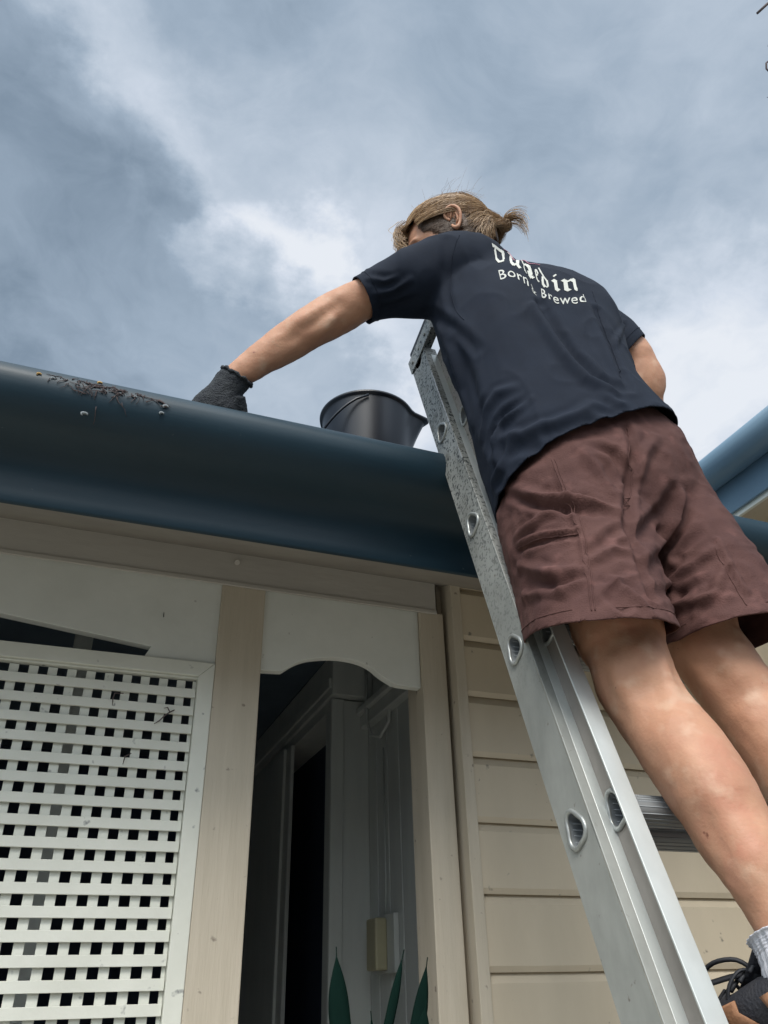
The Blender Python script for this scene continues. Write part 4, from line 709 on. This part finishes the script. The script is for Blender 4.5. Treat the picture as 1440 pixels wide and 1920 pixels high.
# head
E0 = V(D['ear'])
HF = V((-.80, .47, -.30)).normalized(); HU = V((-.16, .10, 1)); HU = (HU-HF*HU.dot(HF)).normalized(); HL = HU.cross(HF)
HC = E0-HL*.079+HF*.006+HU*.004
def hp_(x, y, z): return HC+HF*x+HL*y+HU*z
HS = [(.122, .022, .03, .02), (.113, .052, .066, .045), (.098, .072, .086, .060), (.08, .084, .097, .068), (.05, .096, .105, .0745), (.025, .0985, .105, .0765), (.012, .098, .104, .0765), (0, .091, .101, .0755), (-.02, .092, .095, .073), (-.04, .093, .086, .070), (-.06, .0925, .072, .066), (-.08, .089, .05, .058), (-.10, .086, .02, .046), (-.115, .078, -.01, .030)]
def head_rings(grow=0.):
    rr = []
    for z, f, b, s in HS:
        r_ = []
        for k in range(40):
            th = 2*math.pi*k/40; c, sn = math.cos(th), math.sin(th)
            ex = (f if c > 0 else b)+grow
            r_.append(hp_(ex*math.copysign(abs(c)**.92, c), (s+grow)*math.copysign(abs(sn)**.92, sn), z*(1+grow*5)))
        rr.append(r_)
    return rr[::-1]
mb.rings(head_rings())
mb.tube([hp_(.092, 0, .008), hp_(.104, 0, -.012), hp_(.114, 0, -.030), hp_(.098, 0, -.040)], [.008, .010, .013, .010], 10)   # nose
for s in (-1, 1):
    mb.tube([hp_(.100, 0, -.034), hp_(.098, s*.014, -.036)], [.009, .007], 8)
    mb.tube([hp_(.096, s*.012, .022), hp_(.093, s*.035, .026), hp_(.080, s*.055, .018)], [.006, .008, .006], 8)   # brow
    mb.tube([hp_(.085, s*.028, .002), hp_(.087, s*.034, .001)], [.012, .012], 10)
    mb.tube([hp_(.078, s*.045, -.028), hp_(.06, s*.060, -.018)], [.014, .013], 10)
mb.tube([hp_(.091, -.026, -.064), hp_(.099, 0, -.058), hp_(.091, .026, -.064)], [.004, .007, .004], 8)
mb.tube([hp_(.089, -.022, -.072), hp_(.097, 0, -.071), hp_(.089, .022, -.072)], [.004, .008, .004], 8)
mb.tube([hp_(.070, 0, -.106), hp_(.084, 0, -.102)], [.020, .016], 12)
neck0 = (V(D['torso'][-1][:3])+V(D['torso'][-1][3:6]))/2
mb.tube([neck0+V((0, .01, -.06)), neck0, (neck0+hp_(-.02, 0, -.05))/2, hp_(-.015, 0, -.03), hp_(-.01, 0, 0)], [.068, .062, .058, .060, .055], 24)
me = remesh(mb, .0045, 5)
# muscle relief on the legs and the reaching arm
fold(me, FOLDS.get('body', []))
for v, n_ in zip(me.vertices, [v.normal.copy() for v in me.vertices]):
    v.co += n_*(.0016*noise.noise(v.co*28)+.0008*noise.noise(v.co*70))
# ears and their rims belong to the same mesh
em = MB()
for s in (1, -1):
    def ep(x, z, y=0.): return hp_(-.006+x-.012*y*20*0, s*(.0775+y), z)
    rim = [(.006, .004, .002), (.012, .016, .004), (.010, .027, .009), (.000, .034, .013), (-.012, .031, .016), (-.019, .018, .017), (-.019, .002, .014), (-.013, -.012, .009), (-.006, -.022, .006), (.001, -.027, .004), (.006, -.020, .002), (.007, -.012, .001)]
    rp = [V((a, b, c)) for a, b, c in rim]; pts = []
    for i in range(45):
        q = crom(rp, i/44*(len(rp)-1)); pts.append(ep(q.x, q.y, q.z))
    em.tube(pts, [.0030+.0006*math.sin(i/44*math.pi)+.0016*math.exp(-((i-36)/4)**2) for i in range(45)], 10)
    bowl = [ep(*[(q.x+.004)*.85-.004, (q.y-.003)*.85+.003, q.z-.003]) for q in rp]; cc = ep(-.003, .002, -.002)
    n_ = len(bowl); em.add([cc]+bowl, [(0, 1+i, 1+(i+1) % n_) for i in range(n_)])
    em.tube([ep(-.011, .022, .008), ep(-.013, .008, .0085), ep(-.010, -.006, .006), ep(-.003, -.012, .003)], [.002, .003, .003, .002], 8)
    em.tube([ep(-.006, .024, .011), ep(.0, .014, .006), ep(.004, .006, .003)], [.002, .0024, .002], 8)
b0 = len(me.vertices)
bm = bmesh.new(); bm.from_mesh(me)
ev = [bm.verts.new(v) for v in em.v]
for f in em.f: bm.faces.new([ev[i] for i in f])
bm.to_mesh(me); bm.free()
body = finish(me, 'body', M_skin, person)

# --- shorts
mb = MB(); loft(mb, D['pelvis'], shape=2.4); loft(mb, D['short_l'], shape=2.3); loft(mb, D['short_r'], shape=2.3)
me = remesh(mb, .0048, 6)
cut(me, [plane3(D['hem_l'], 0), plane3(D['hem_r'], 0)])
fold(me, FOLDS.get('shorts', []))
ripple(me, .0042, 9, (1, 1, .8), 3.1); ripple(me, .0018, 24, (1, 1, .8), 1.7)
ripple(me, .0022, 15, (1, 1, 1.6), 8.4, sharp=3.)
shorts = finish(me, 'shorts', M_shorts, person, .002)
# --- shirt
mb = MB(); loft(mb, D['shirt_torso'], shape=2.35, sub=8); loft(mb, D['sleeve_l'], shape=2.15); loft(mb, D['sleeve_r'], shape=2.15)
me = remesh(mb, .0048, 7)
cut(me, [sec_plane(D['shirt_torso'], 1, 2, .0, .30), sec_plane(D['sleeve_l'], 6, 5, .0, .085), sec_plane(D['sleeve_r'], 6, 5, .0, .085)])
bm = bmesh.new(); bm.from_mesh(me)
for q_ in (V(D['nape'][:3]), V(D['nape'][3:])):     # soften the cloth over the nape and shoulder blades
    vs_ = [v for v in bm.verts if (v.co-q_).length < .105 and not v.is_boundary]
    for _ in range(45): bmesh.ops.smooth_vert(bm, verts=vs_, factor=.5, use_axis_x=True, use_axis_y=True, use_axis_z=True)
bm.to_mesh(me); bm.free()
fold(me, FOLDS.get('shirt', []))
ripple(me, .0030, 6, (1, 1, .6), 5.3); ripple(me, .0032, 10, (1.3, 1, .8), 2.2, sharp=3.)
SHIRT_ME = me
shirt = finish(me, 't_shirt', M_shirt, person, .0022)
def bvh_of(me):
    return BVHTree.FromPolygons([v.co.copy() for v in me.vertices], [tuple(p.vertices) for p in me.polygons])
poff = person.location
shirt_bvh = bvh_of(shirt.data); shorts_bvh = bvh_of(shorts.data); body_bvh = bvh_of(body.data)
# collar band
cs_ = D['collar']
def surf(bv, p, off=.001):
    """snap a world point to a garment, in world space, lifted by off"""
    loc, n_, i, d_ = bv.find_nearest(V(p)-poff)
    return loc+n_*off+poff, n_
def seam(name, bv, pts, r_, m, parent, off=.0006, sub=10, flat=1.):
    pp = [V(p) for p in pts]; out_ = []
    for i in range((len(pp)-1)*sub+1): out_.append(surf(bv, crom(pp, i/sub), off)[0])
    mb = MB(); mb.tube(out_, r_, 6, flat=flat); return mb.build(name, m, parent, smooth=True)
SEAMS = FOLDS.get('seams', {})
for k_, (bv, m, par, r_) in {'shorts': (shorts_bvh, M_shorts, shorts, .0011), 'shirt': (shirt_bvh, M_shirt, shirt, .0009)}.items():
    for pts in SEAMS.get(k_, []): seam('seam', bv, pts, r_, m, par, .0004)
for pts in SEAMS.get('pink', []): seam('neck_tape', shirt_bvh, pts, .0010, M_pink, shirt, .0010)
def hem_loop(me, plane, rad, r_, m, par, name='hem', back=.018, bv=None):
    """stitch line a little above an open edge"""
    c, n_, _ = plane; c = V(c); n_ = V(n_).normalized(); c2 = c-n_*back
    a = n_.orthogonal().normalized(); b = n_.cross(a); pts = []
    for k in range(73):
        th = 2*math.pi*k/72; d_ = math.cos(th)*a+math.sin(th)*b
        hit = bv.ray_cast(c2-poff, d_, rad)
        if hit[0] is not None: pts.append(hit[0]+poff+d_*.0006)
        else: pts.append(None)
    runs = [[]]
    for p in pts:
        if p is None or (runs[-1] and (p-runs[-1][-1]).length > .03): runs.append([])
        if p is not None: runs[-1].append(p)
    for pts in runs:
        if len(pts) > 3:
            mb = MB(); mb.tube(pts, r_*.7, 5); mb.build(name, m, par, smooth=True)
hem_loop(None, plane3(D['hem_l'], 0), .17, .0010, M_shorts, shorts, bv=shorts_bvh)
hem_loop(None, plane3(D['hem_r'], 0), .17, .0010, M_shorts, shorts, bv=shorts_bvh)
hem_loop(None, sec_plane(D['sleeve_l'], 6, 5, .0), .11, .0008, M_shirt, shirt, back=.02, bv=shirt_bvh)
hem_loop(None, sec_plane(D['sleeve_r'], 6, 5, .0), .11, .0008, M_shirt, shirt, back=.02, bv=shirt_bvh)

# --- print on the back
def nibs(strokes, ox, sx, w=.25, ang=40):
    nv = V((math.cos(R(ang)), math.sin(R(ang)), 0))*w/2; out_ = []
    for (x0, y0, x1, y1) in strokes:
        a = V((x0+ox, y0, 0)); b = V((x1+ox, y1, 0)); poly = [a-nv, a+nv, b+nv, b-nv]
        if abs((b-a).normalized().cross(nv).z) < .055:
            pr = V((-(b-a).y, (b-a).x, 0)).normalized()*.05; poly = [a-nv*.3-pr, b+nv*.3-pr, b+nv*.3+pr, a-nv*.3+pr]
        if (b-a).cross(nv).z < 0: poly = poly[::-1]
        out_.append([(p.x*sx, p.y) for p in poly])
    return out_
hd = lambda x: [(x-.13, .95, x+.02, .80)]
st = lambda x, a=.82, b=.16: [(x, a, x, b)]
ft = lambda x: [(x-.01, .18, x+.15, .03)]
GL = {
 'D': (1.25, [(.14, .95, .14, .20), (.12, .22, .40, .02), (.38, .05, .80, .16), (.82, .86, .82, .22), (-.22, 1.42, .10, 1.16), (.08, 1.20, .84, .84), (.14, .95, .30, 1.04)]),
 'u': (1.0, hd(.12)+st(.12)+ft(.12)+[(.28, .04, .56, .26)]+hd(.58)+st(.58)+ft(.58)),
 'n': (1.0, hd(.12)+st(.12)+ft(.10)+[(.14, .74, .42, .95)]+hd(.56)+st(.58)+ft(.58)),
 'e': (.86, [(.12, .80, .12, .22), (.10, .22, .28, .03), (.28, .04, .52, .20), (.12, .80, .32, .95), (.32, .95, .52, .76), (.52, .72, .14, .44)]),
 'd': (1.0, [(.12, .76, .12, .22), (.10, .22, .30, .03), (.56, .72, .56, .24), (.56, .26, .32, .04), (-.22, 1.32, .04, 1.10), (.0, 1.14, .58, .74), (.12, .76, .24, .90)]),
 'i': (.55, hd(.12)+st(.12)+ft(.12)+[(.08, 1.24, .20, 1.36)])}
TXT = FOLDS.get('text', None)
def put_print(polys, path, name, off0=.0009):
    """polys in text space: x along the base line 0..1, y height 0..1; path: list of (base point, top point)"""
    rows_ = [[V(p[r_]) for p in path] for r_ in range(len(path[0]))]; lev = TXT['levels']; n_ = len(path)-1
    mb = MB(); dx, dy = .0030, .032; cells = set()
    for poly in polys:          # fill a fine grid of cells so that the print follows the cloth
        xs_ = [p[0] for p in poly]; ys_ = [p[1] for p in poly]; m_ = len(poly)
        for i in range(int(min(xs_)/dx)-1, int(max(xs_)/dx)+2):
            for j in range(int(min(ys_)/dy)-2, int(max(ys_)/dy)+2):
                if (i, j) in cells: continue
                px_, py_ = (i+.5)*dx, (j+.5)*dy; ins = False
                for q in range(m_):
                    (x1, y1), (x2, y2) = poly[q], poly[q-1]
                    if (y1 > py_) != (y2 > py_) and px_ < (x2-x1)*(py_-y1)/(y2-y1)+x1: ins = not ins
                if ins: cells.add((i, j))
    vid = {}; vv = []; ff = []
    def corner(i, j):
        if (i, j) not in vid:
            t = min(max(i*dx, 0), 1)*n_; y_ = min(max(j*dy, lev[0]), lev[-1]); r_ = max(k for k in range(len(lev)-1) if lev[k] <= y_)
            f_ = (y_-lev[r_])/(lev[r_+1]-lev[r_]); p = crom(rows_[r_], t).lerp(crom(rows_[r_+1], t), f_)
            vid[(i, j)] = len(vv); vv.append(surf(shirt_bvh, p, off0)[0])
        return vid[(i, j)]
    for i, j in sorted(cells): ff.append((corner(i, j), corner(i+1, j), corner(i+1, j+1), corner(i, j+1)))
    mb.add(vv, ff)
    return mb.build(name, M_print, shirt)
if TXT:
    polys = []; adv = [GL[c][0] for c in 'Dunedin']; tot = sum(adv)-.25; x = .05
    for c, a in zip('Dunedin', adv):
        for pl_ in nibs(GL[c][1], x, 1): polys.append([(px/tot, py/1.0) for px, py in pl_])
        x += a
    put_print(polys, TXT['line1'], 'lettering')
    cu = bpy.data.curves.new('t', 'FONT'); cu.body = 'Born & Brewed'; cu.size = 1; cu.resolution_u = 3; cu.space_character = 1.06; cu.offset = .0
    co_ = bpy.data.objects.new('t', cu); COL.objects.link(co_); bpy.context.view_layer.update()
    tm = bpy.data.meshes.new_from_object(co_.evaluated_get(DG())); bpy.data.objects.remove(co_)
    xs = [v.co.x for v in tm.vertices]; x0, x1 = min(xs), max(xs)
    polys = [[((tm.vertices[i].co.x-x0)/(x1-x0), tm.vertices[i].co.y/.72) for i in p.vertices] for p in tm.polygons]
    put_print(polys, TXT['line2'], 'lettering')

# --- hair
def hair_ok(x, y, z):
    """where hair grows on the scalp, in head space"""
    if x > .055: return z > .045+.35*(x-.055)
    if x > -.005: return z > .042-(.055-x)*.1
    return z > -.045
mb = MB(); hr = head_rings(.009)
idx = {}; vs = []; fs = []
for i, r_ in enumerate(hr):
    for k, p in enumerate(r_):
        q = p-HC; idx[(i, k)] = len(vs); vs.append(p + HU*.003)
ok = [[hair_ok((p-HC).dot(HF), (p-HC).dot(HL), (p-HC).dot(HU)) for p in r_] for r_ in hr]
for i in range(len(hr)-1):
    for k in range(40):
        k2 = (k+1) % 40
        if ok[i][k] and ok[i][k2] and ok[i+1][k] and ok[i+1][k2]: fs.append((idx[(i, k)], idx[(i, k2)], idx[(i+1, k2)], idx[(i+1, k)]))
fs.append(tuple(idx[(len(hr)-1, k)] for k in range(40)))
mb.add(vs, fs); cap_ = mb.build('hair', M_hair3, person, smooth=True)
s_ = cap_.modifiers.new('thick', 'SOLIDIFY'); s_.thickness = .004
rnd = random.Random(11)
HBV = bvh_of_pts = BVHTree.FromPolygons([tuple(v) for v in sum(head_rings(.009), [])], [(i*40+k, i*40+(k+1) % 40, (i+1)*40+(k+1) % 40, (i+1)*40+k) for i in range(len(HS)-1) for k in range(40)])
bun = hp_(-.128, .006, .008)
mb = MB(); mb2 = MB()
def strand(target, a, r_, pts, seg=3):
    target.tube(pts, [r_*(1-.55*i/(len(pts)-1)) for i in range(len(pts))], seg, cap=False)
for q in range(2300):
    # start along the hairline and comb back to the bun
    u_ = rnd.random(); s = rnd.choice((-1, 1)) if rnd.random() < .3 else 1
    th = rnd.uniform(-.1, math.pi*.62)
    if u_ < .62:
        st_ = hp_(.098*math.cos(th)+.010, s*.080*math.sin(th), .055+.028*math.cos(th)-.030*max(0, th-1.0))
    else:
        st_ = hp_(rnd.uniform(-.05, .06), s*rnd.uniform(0, .06), .12)
    end = bun + V((rnd.gauss(0, .005), rnd.gauss(0, .005), rnd.gauss(0, .006)))
    pts = []; lift = abs(rnd.gauss(.001, .0022)); wav = rnd.uniform(0, 6); n_ = 12
    for i in range(n_):
        t = i/(n_-1); p = st_.lerp(end, t)
        p = p + HU*(.075*math.sin(math.pi*t)*(1-.75*abs((st_-HC).dot(HL))/.08)) + HL*s*.03*math.sin(math.pi*t)
        loc, n2, _, d_ = HBV.find_nearest(p)
        if t < .86 or (p-loc).dot(n2) < 0: p = loc+n2*(.0015+lift*(1+.7*math.sin(t*5+wav))*math.sin(math.pi*min(1, t+.12)))
        pts.append(p)
    strand(mb if rnd.random() < .6 else mb2, 0, rnd.uniform(.0004, .0008), pts)
for q in range(1900):
    s = 1 if rnd.random() < .6 else -1
    if rnd.random() < .5: st_ = hp_(rnd.uniform(-.03, .075), s*.078, rnd.uniform(.036, .075))
    else: st_ = hp_(rnd.uniform(-.085, -.025), s*rnd.uniform(.03, .075), rnd.uniform(-.062, .04))
    end = bun + V((rnd.gauss(0, .004), rnd.gauss(0, .004), rnd.gauss(0, .005))); pts = []; lift = abs(rnd.gauss(.002, .002)); sag = rnd.uniform(-.01, .012)
    for i in range(10):
        t = i/9; p = st_.lerp(end, t)+HL*s*.035*math.sin(math.pi*t)+HU*sag*math.sin(math.pi*t)
        loc, n2, _, d_ = HBV.find_nearest(p)
        if t < .8 or (p-loc).dot(n2) < 0: p = loc+n2*(.003+lift*math.sin(math.pi*min(1, t+.15)))
        pts.append(p)
    strand(mb if rnd.random() < .75 else mb2, 0, rnd.uniform(.0004, .0008), pts)
mb3 = MB()
for q in range(3600):     # short darker hair on the temples and behind the ears
    s = 1 if rnd.random() < .7 else -1
    if rnd.random() < .6:
        a_ = rnd.uniform(-.004, .086); z_ = .060-rnd.random()**.8*.095; lim = -.034+1.15*max(0, a_-.030)+.010*noise.noise((a_*60, q*.01, 0))
        if z_ < lim+abs(rnd.gauss(0, .006)): continue
    else: a_ = rnd.uniform(-.085, -.012); z_ = rnd.uniform(-.055, .045)
    p0 = hp_(a_, s*.09, z_); loc, n2, _, d_ = HBV.find_nearest(p0)
    dr_ = (-HF*.9-HU*rnd.uniform(-.3, .5)+V((rnd.gauss(0, .12), rnd.gauss(0, .12), rnd.gauss(0, .12)))).normalized(); ln = rnd.uniform(.012, .026)
    pts = []
    for i in range(5):
        l2, n3, _, d2 = HBV.find_nearest(loc+dr_*ln*i/4); pts.append(l2+n3*((-.0092 if a_ > -.01 else -.004)+.0035*math.sin(.5+i*.5)))
    strand(mb3, 0, .0008, pts)
hs3 = mb3.build('hair_strands', M_hair3, cap_, smooth=True)
# front lock falling over the forehead
for q in range(150):
    s = rnd.uniform(-.3, 1); p0 = hp_(.085+rnd.gauss(0, .006), .055*s, .088+rnd.gauss(0, .006)); e = rnd.uniform(.4, 1)
    pts = [p0, p0+HF*.018-HU*.008, p0+HF*(.028+rnd.gauss(0, .003))-HU*.030*e, p0+HF*(.030+rnd.gauss(0, .004))-HU*.055*e, p0+HF*(.024+rnd.gauss(0, .005))-HU*.075*e]
    strand(mb if q % 2 else mb2, 0, .0009, [crom([V(p) for p in pts], i/2) for i in range(9)])
# bun and the loop of the tied tail
for q in range(260):
    a = rnd.uniform(0, 6.28); rr = rnd.uniform(.006, .015); ax = V((rnd.gauss(0, 1), rnd.gauss(0, 1), rnd.gauss(0, 1))).normalized(); u1 = ax.orthogonal().normalized(); u2 = ax.cross(u1)
    pts = [bun+HF*-.006+(u1*math.cos(a+i*.42)+u2*math.sin(a+i*.42))*rr*(1+.1*math.sin(i)) for i in range(9)]
    strand(mb if q % 3 else mb2, 0, .001, pts)
bdir = (-HF*.9+HL*.25).normalized()
for q in range(110):
    k = rnd.uniform(.7, 1.05); tr = .95+.25*rnd.random(); ph = rnd.gauss(0, .16); off = HL*rnd.gauss(0, .006)
    pts = []
    for i in range(12):
        t = i/11*math.pi*tr
        pts.append(bun+off-bdir*-.004+bdir*(.021*k*(1-math.cos(t)))*1.05+HU*(.026*k*math.sin(t)+.004-.010*t)+HL*ph*.01*i)
    strand(mb2 if q % 2 else mb, 0, .0006, pts)
# flyaways against the sky
for q in range(240):
    th = rnd.uniform(0, math.pi*2); z = rnd.uniform(.05, .12)
    p = hp_(rnd.uniform(-.10, .10), rnd.uniform(-.05, .07), .10); loc, n2, _, d_ = HBV.find_nearest(p+HU*.03); p = loc
    dd = (n2*rnd.uniform(.3, 1.)-HF*rnd.uniform(-.3, 1.)+V((rnd.gauss(0, .3), rnd.gauss(0, .3), rnd.gauss(0, .3)))).normalized(); ln = rnd.uniform(.012, .042); cv = -HF*rnd.uniform(-.2, 1)+HL*rnd.gauss(0, .5)-HU*.5
    pts = [p+dd*ln*t+cv*ln*1.5*t*t+n2*.006*math.sin(t*6+q)+HL*.006*math.sin(t*5+q*2) for t in [i/8 for i in range(9)]]
    strand(mb2 if q % 2 else mb, 0, .0003, pts)
hs1 = mb.build('hair_strands', M_hair, cap_, smooth=True); hs2 = mb2.build('hair_strands', M_hair2, cap_, smooth=True)

# --- glove on the reaching hand
mb = MB(); loft(mb, D['glove'], shape=2.0, sub=6)
gw = (V(D['glove'][-1][:3])+V(D['glove'][-1][3:6]))/2; ga = (V(D['glove'][-1][3:6])-V(D['glove'][-1][:3]))
gd = (gw-(V(D['glove'][-2][:3])+V(D['glove'][-2][3:6]))/2).normalized(); gn = ga.cross(gd).normalized()
if gn.y < 0: gn = -gn
for q, (ln, fz) in enumerate(((.068, -.36), (.078, -.13), (.074, .11), (.058, .34))):
    s0 = gw+ga*fz; d1 = (gd*.8+V((-.15, .35, -.45))).normalized(); d2 = V((-.10, .25, -.96)).normalized()
    a1 = s0+d1*ln*.45; a2 = a1+V((-.1, .15, -.9)).normalized()*ln*.3
    mb.tube([s0-gd*.03, s0, a1, a2, a2+d2*ln*.05], [.011, .0112, .0104, .0095, .006], 12)
th0 = (V(D['glove'][2][:3])+V(D['glove'][2][3:6]))/2+ga*.30
mb.tube([th0, th0+V((.014, .02, -.028)), th0+V((.008, .036, -.055)), th0+V((.0, .045, -.075))], [.016, .0135, .0115, .008], 12)
me = remesh(mb, .0026, 4)
cut(me, [sec_plane(D['glove'], 0, 1, .0, .06)])
for v, n_ in zip(me.vertices, [v.normal.copy() for v in me.vertices]): v.co += n_*(.0012*noise.noise(v.co*90)+.0008*noise.noise(v.co*240))
glove = finish(me, 'glove', M_glove, person, .0012)
# rolled cuff
sp = sec_plane(D['glove'], 0, 1, .0); c_, n_ = sp[0], sp[1]; aa = (V(D['glove'][0][3:6])-V(D['glove'][0][:3]))/2; bbv = aa.cross(n_).normalized()*D['glove'][0][6]
mb = MB(); pts = []
for i in range(49):
    th = 2*math.pi*i/48; pts.append(c_+aa*1.03*math.cos(th)+bbv*1.03*math.sin(th)+n_*(.0015*math.sin(th*9)))
mb.tube(pts, [.0034+.0012*math.sin(i*1.9) for i in range(49)], 8); mb.build('cuff', M_glove, glove, smooth=True)

# --- socks and shoes
def shoe(ank, knee_dir, nm):
    """ank: ankle centre; the toe points to +Y, sole rests on the rung"""
    ax, ay, az = ank; zs = -.0685
    mb = MB(); rr = []
    secs = [(-.072, .024, .030, .060), (-.064, .031, .0, .078), (-.045, .036, 0, .088), (-.01, .039, 0, .090), (.03, .040, 0, .082), (.07, .044, 0, .066), (.11, .049, 0, .054), (.15, .047, 0, .046), (.18, .038, 0, .040), (.197, .022, 0, .032)]
    for dy, w, _, h in secs:
        r_ = []
        for k in range(28):
            th = 2*math.pi*k/28; c, s = math.cos(th), math.sin(th)
            r_.append(V((ax+w*math.copysign(abs(c)**.75, c)-.004*math.sin(dy*8), ay+dy, zs+.018+(h-.018)*(.5+.5*s) if s > 0 else zs+.018+(h-.018)*.5+(h-.018)*.5*s)))
        rr.append(r_)
    mb.rings(rr); me = remesh(mb, .004, 3)
    cut(me, [((ax, ay-.018, zs+.083), (0, .12, 1), .06)])
    s0 = finish(me, 'shoe', M_shoe, person, .003)
    if nm: s0['label'] = nm
    mb = MB(); so = []
    for z in (zs, zs+.004, zs+.017, zs+.021):
        g_ = -.002 if z in (zs, zs+.021) else 0.; r_ = []
        for k in range(48):
            th = 2*math.pi*k/48; c, s = math.cos(th), math.sin(th); yy = .0625+.137*s
            w = .040+.012*math.exp(-((yy-.12)/.06)**2)-.006*math.exp(-((yy-.03)/.04)**2)
            r_.append(V((ax+(w+g_)*math.copysign(abs(c)**.7, c), ay+yy, z+(.004*math.cos(k*math.pi*.5) if z == zs else 0)+.012*max(0, s-.6))))
        so.append(r_)
    mb.rings(so); mb.build('sole', M_shoe, s0, smooth=False)
    sb = bvh_of(s0.data)
    # tan overlays on both sides, toe cap and eyelet stays
    for side in (-1, 1):
        for poly in ([(-.065, .022), (-.03, .026), (.0, .040), (.015, .062), (.0, .070), (-.02, .052), (-.05, .048), (-.068, .040)],
                     [(.02, .022), (.10, .022), (.13, .034), (.10, .040), (.07, .055), (.05, .062), (.045, .045)]):
            cen = V((sum(p[0] for p in poly)/len(poly), sum(p[1] for p in poly)/len(poly), 0)); mb = MB(); vv = []
            N_ = 5
            ringp = []
            for f in (0, .4, .75, 1.):
                row = []
                for p in poly:
                    yz = cen+(V((p[0], p[1], 0))-cen)*f
                    h = sb.find_nearest(V((ax+side*.06, ay+yz.x, zs+yz.y))-poff)
                    row.append(h[0]+h[1]*.0028+poff)
                ringp.append(row)
            mb.rings(ringp, cap=False); o = mb.build('overlay', M_tan, s0, smooth=True); s_ = o.modifiers.new('thick', 'SOLIDIFY'); s_.thickness = .002
    # padded tongue and laces with their loops
    mb = MB(); mb.tube([V((ax, ay+.075, zs+.062)), V((ax, ay+.045, zs+.088)), V((ax, ay+.022, zs+.112)), V((ax, ay+.012, zs+.128))], [.016, .021, .023, .015], 14, flat=.35); mb.build('tongue', M_shoe, s0, smooth=True)
    mb = MB()
    for q in range(5):
        y0 = ay+.04+q*.017; z0 = zs+.096-q*.0085; mb.tube([V((ax-.026, y0, z0-.014)), V((ax, y0+.006, z0+.003)), V((ax+.026, y0+.012, z0-.016))], .0024, 6)
    kn = V((ax-.006, ay+.052, zs+.082))
    for lpts, w_ in (([(0, 0, 0), (-.012, .012, .012), (-.026, .034, .010), (-.034, .052, -.004), (-.030, .050, -.010), (-.014, .026, -.004), (0, 0, 0)], .0042),
                     ([(0, 0, 0), (.012, .006, .010), (.024, .014, .004), (.028, .018, -.010), (.016, .010, -.008), (0, 0, 0)], .0036),
                     ([(0, 0, 0), (-.016, .006, .002), (-.028, .014, -.012), (-.031, .018, -.030)], .0032)):
        lv = [kn+V(p) for p in lpts]; nn_ = (len(lv)-1)*4
        mb.tube([crom(lv, i/4) for i in range(nn_+1)], w_, 8, flat=.6)
    mb.tube([kn+V((-.008, 0, -.002)), kn+V((.008, 0, -.002))], .007, 8)
    mb.build('laces', M_rubber, s0, smooth=True)
    # sock
    mb = MB(); kd = V(knee_dir).normalized(); base = V(ank)+V((0, 0, -.045)); top = V(ank)+kd*.018; rings = []
    for i in range(28):
        t = i/27; c = V(ank).lerp(top, t) if t > .25 else base.lerp(V(ank), t/.25)
        c = base.lerp(V(ank), min(1, t/.35)) if t < .35 else V(ank).lerp(top, (t-.35)/.65)
        r0 = .0335+.004*(t-.3)+(.0022 if t > .9 else 0)
        u1 = kd.orthogonal().normalized(); u1 = (V((1, 0, 0))-kd*kd.x).normalized(); u2 = kd.cross(u1)
        rings.append([c+(u1*math.cos(2*math.pi*k/96)+u2*math.sin(2*math.pi*k/96)*1.08)*(r0+.0009*math.cos(k*math.pi/2)+.0007*math.sin(i*2.2)) for k in range(96)])
    mb.rings(rings, cap=False); o = mb.build('sock', M_sock, person, smooth=True); s_ = o.modifiers.new('thick', 'SOLIDIFY'); s_.thickness = .002
def mid(s): return (V(s[:3])+V(s[3:6]))/2
for key in ('leg_l', 'leg_r'):
    a_ = mid(D[key][-2]); k_ = mid(D[key][-4]); shoe(a_, k_-a_, None)
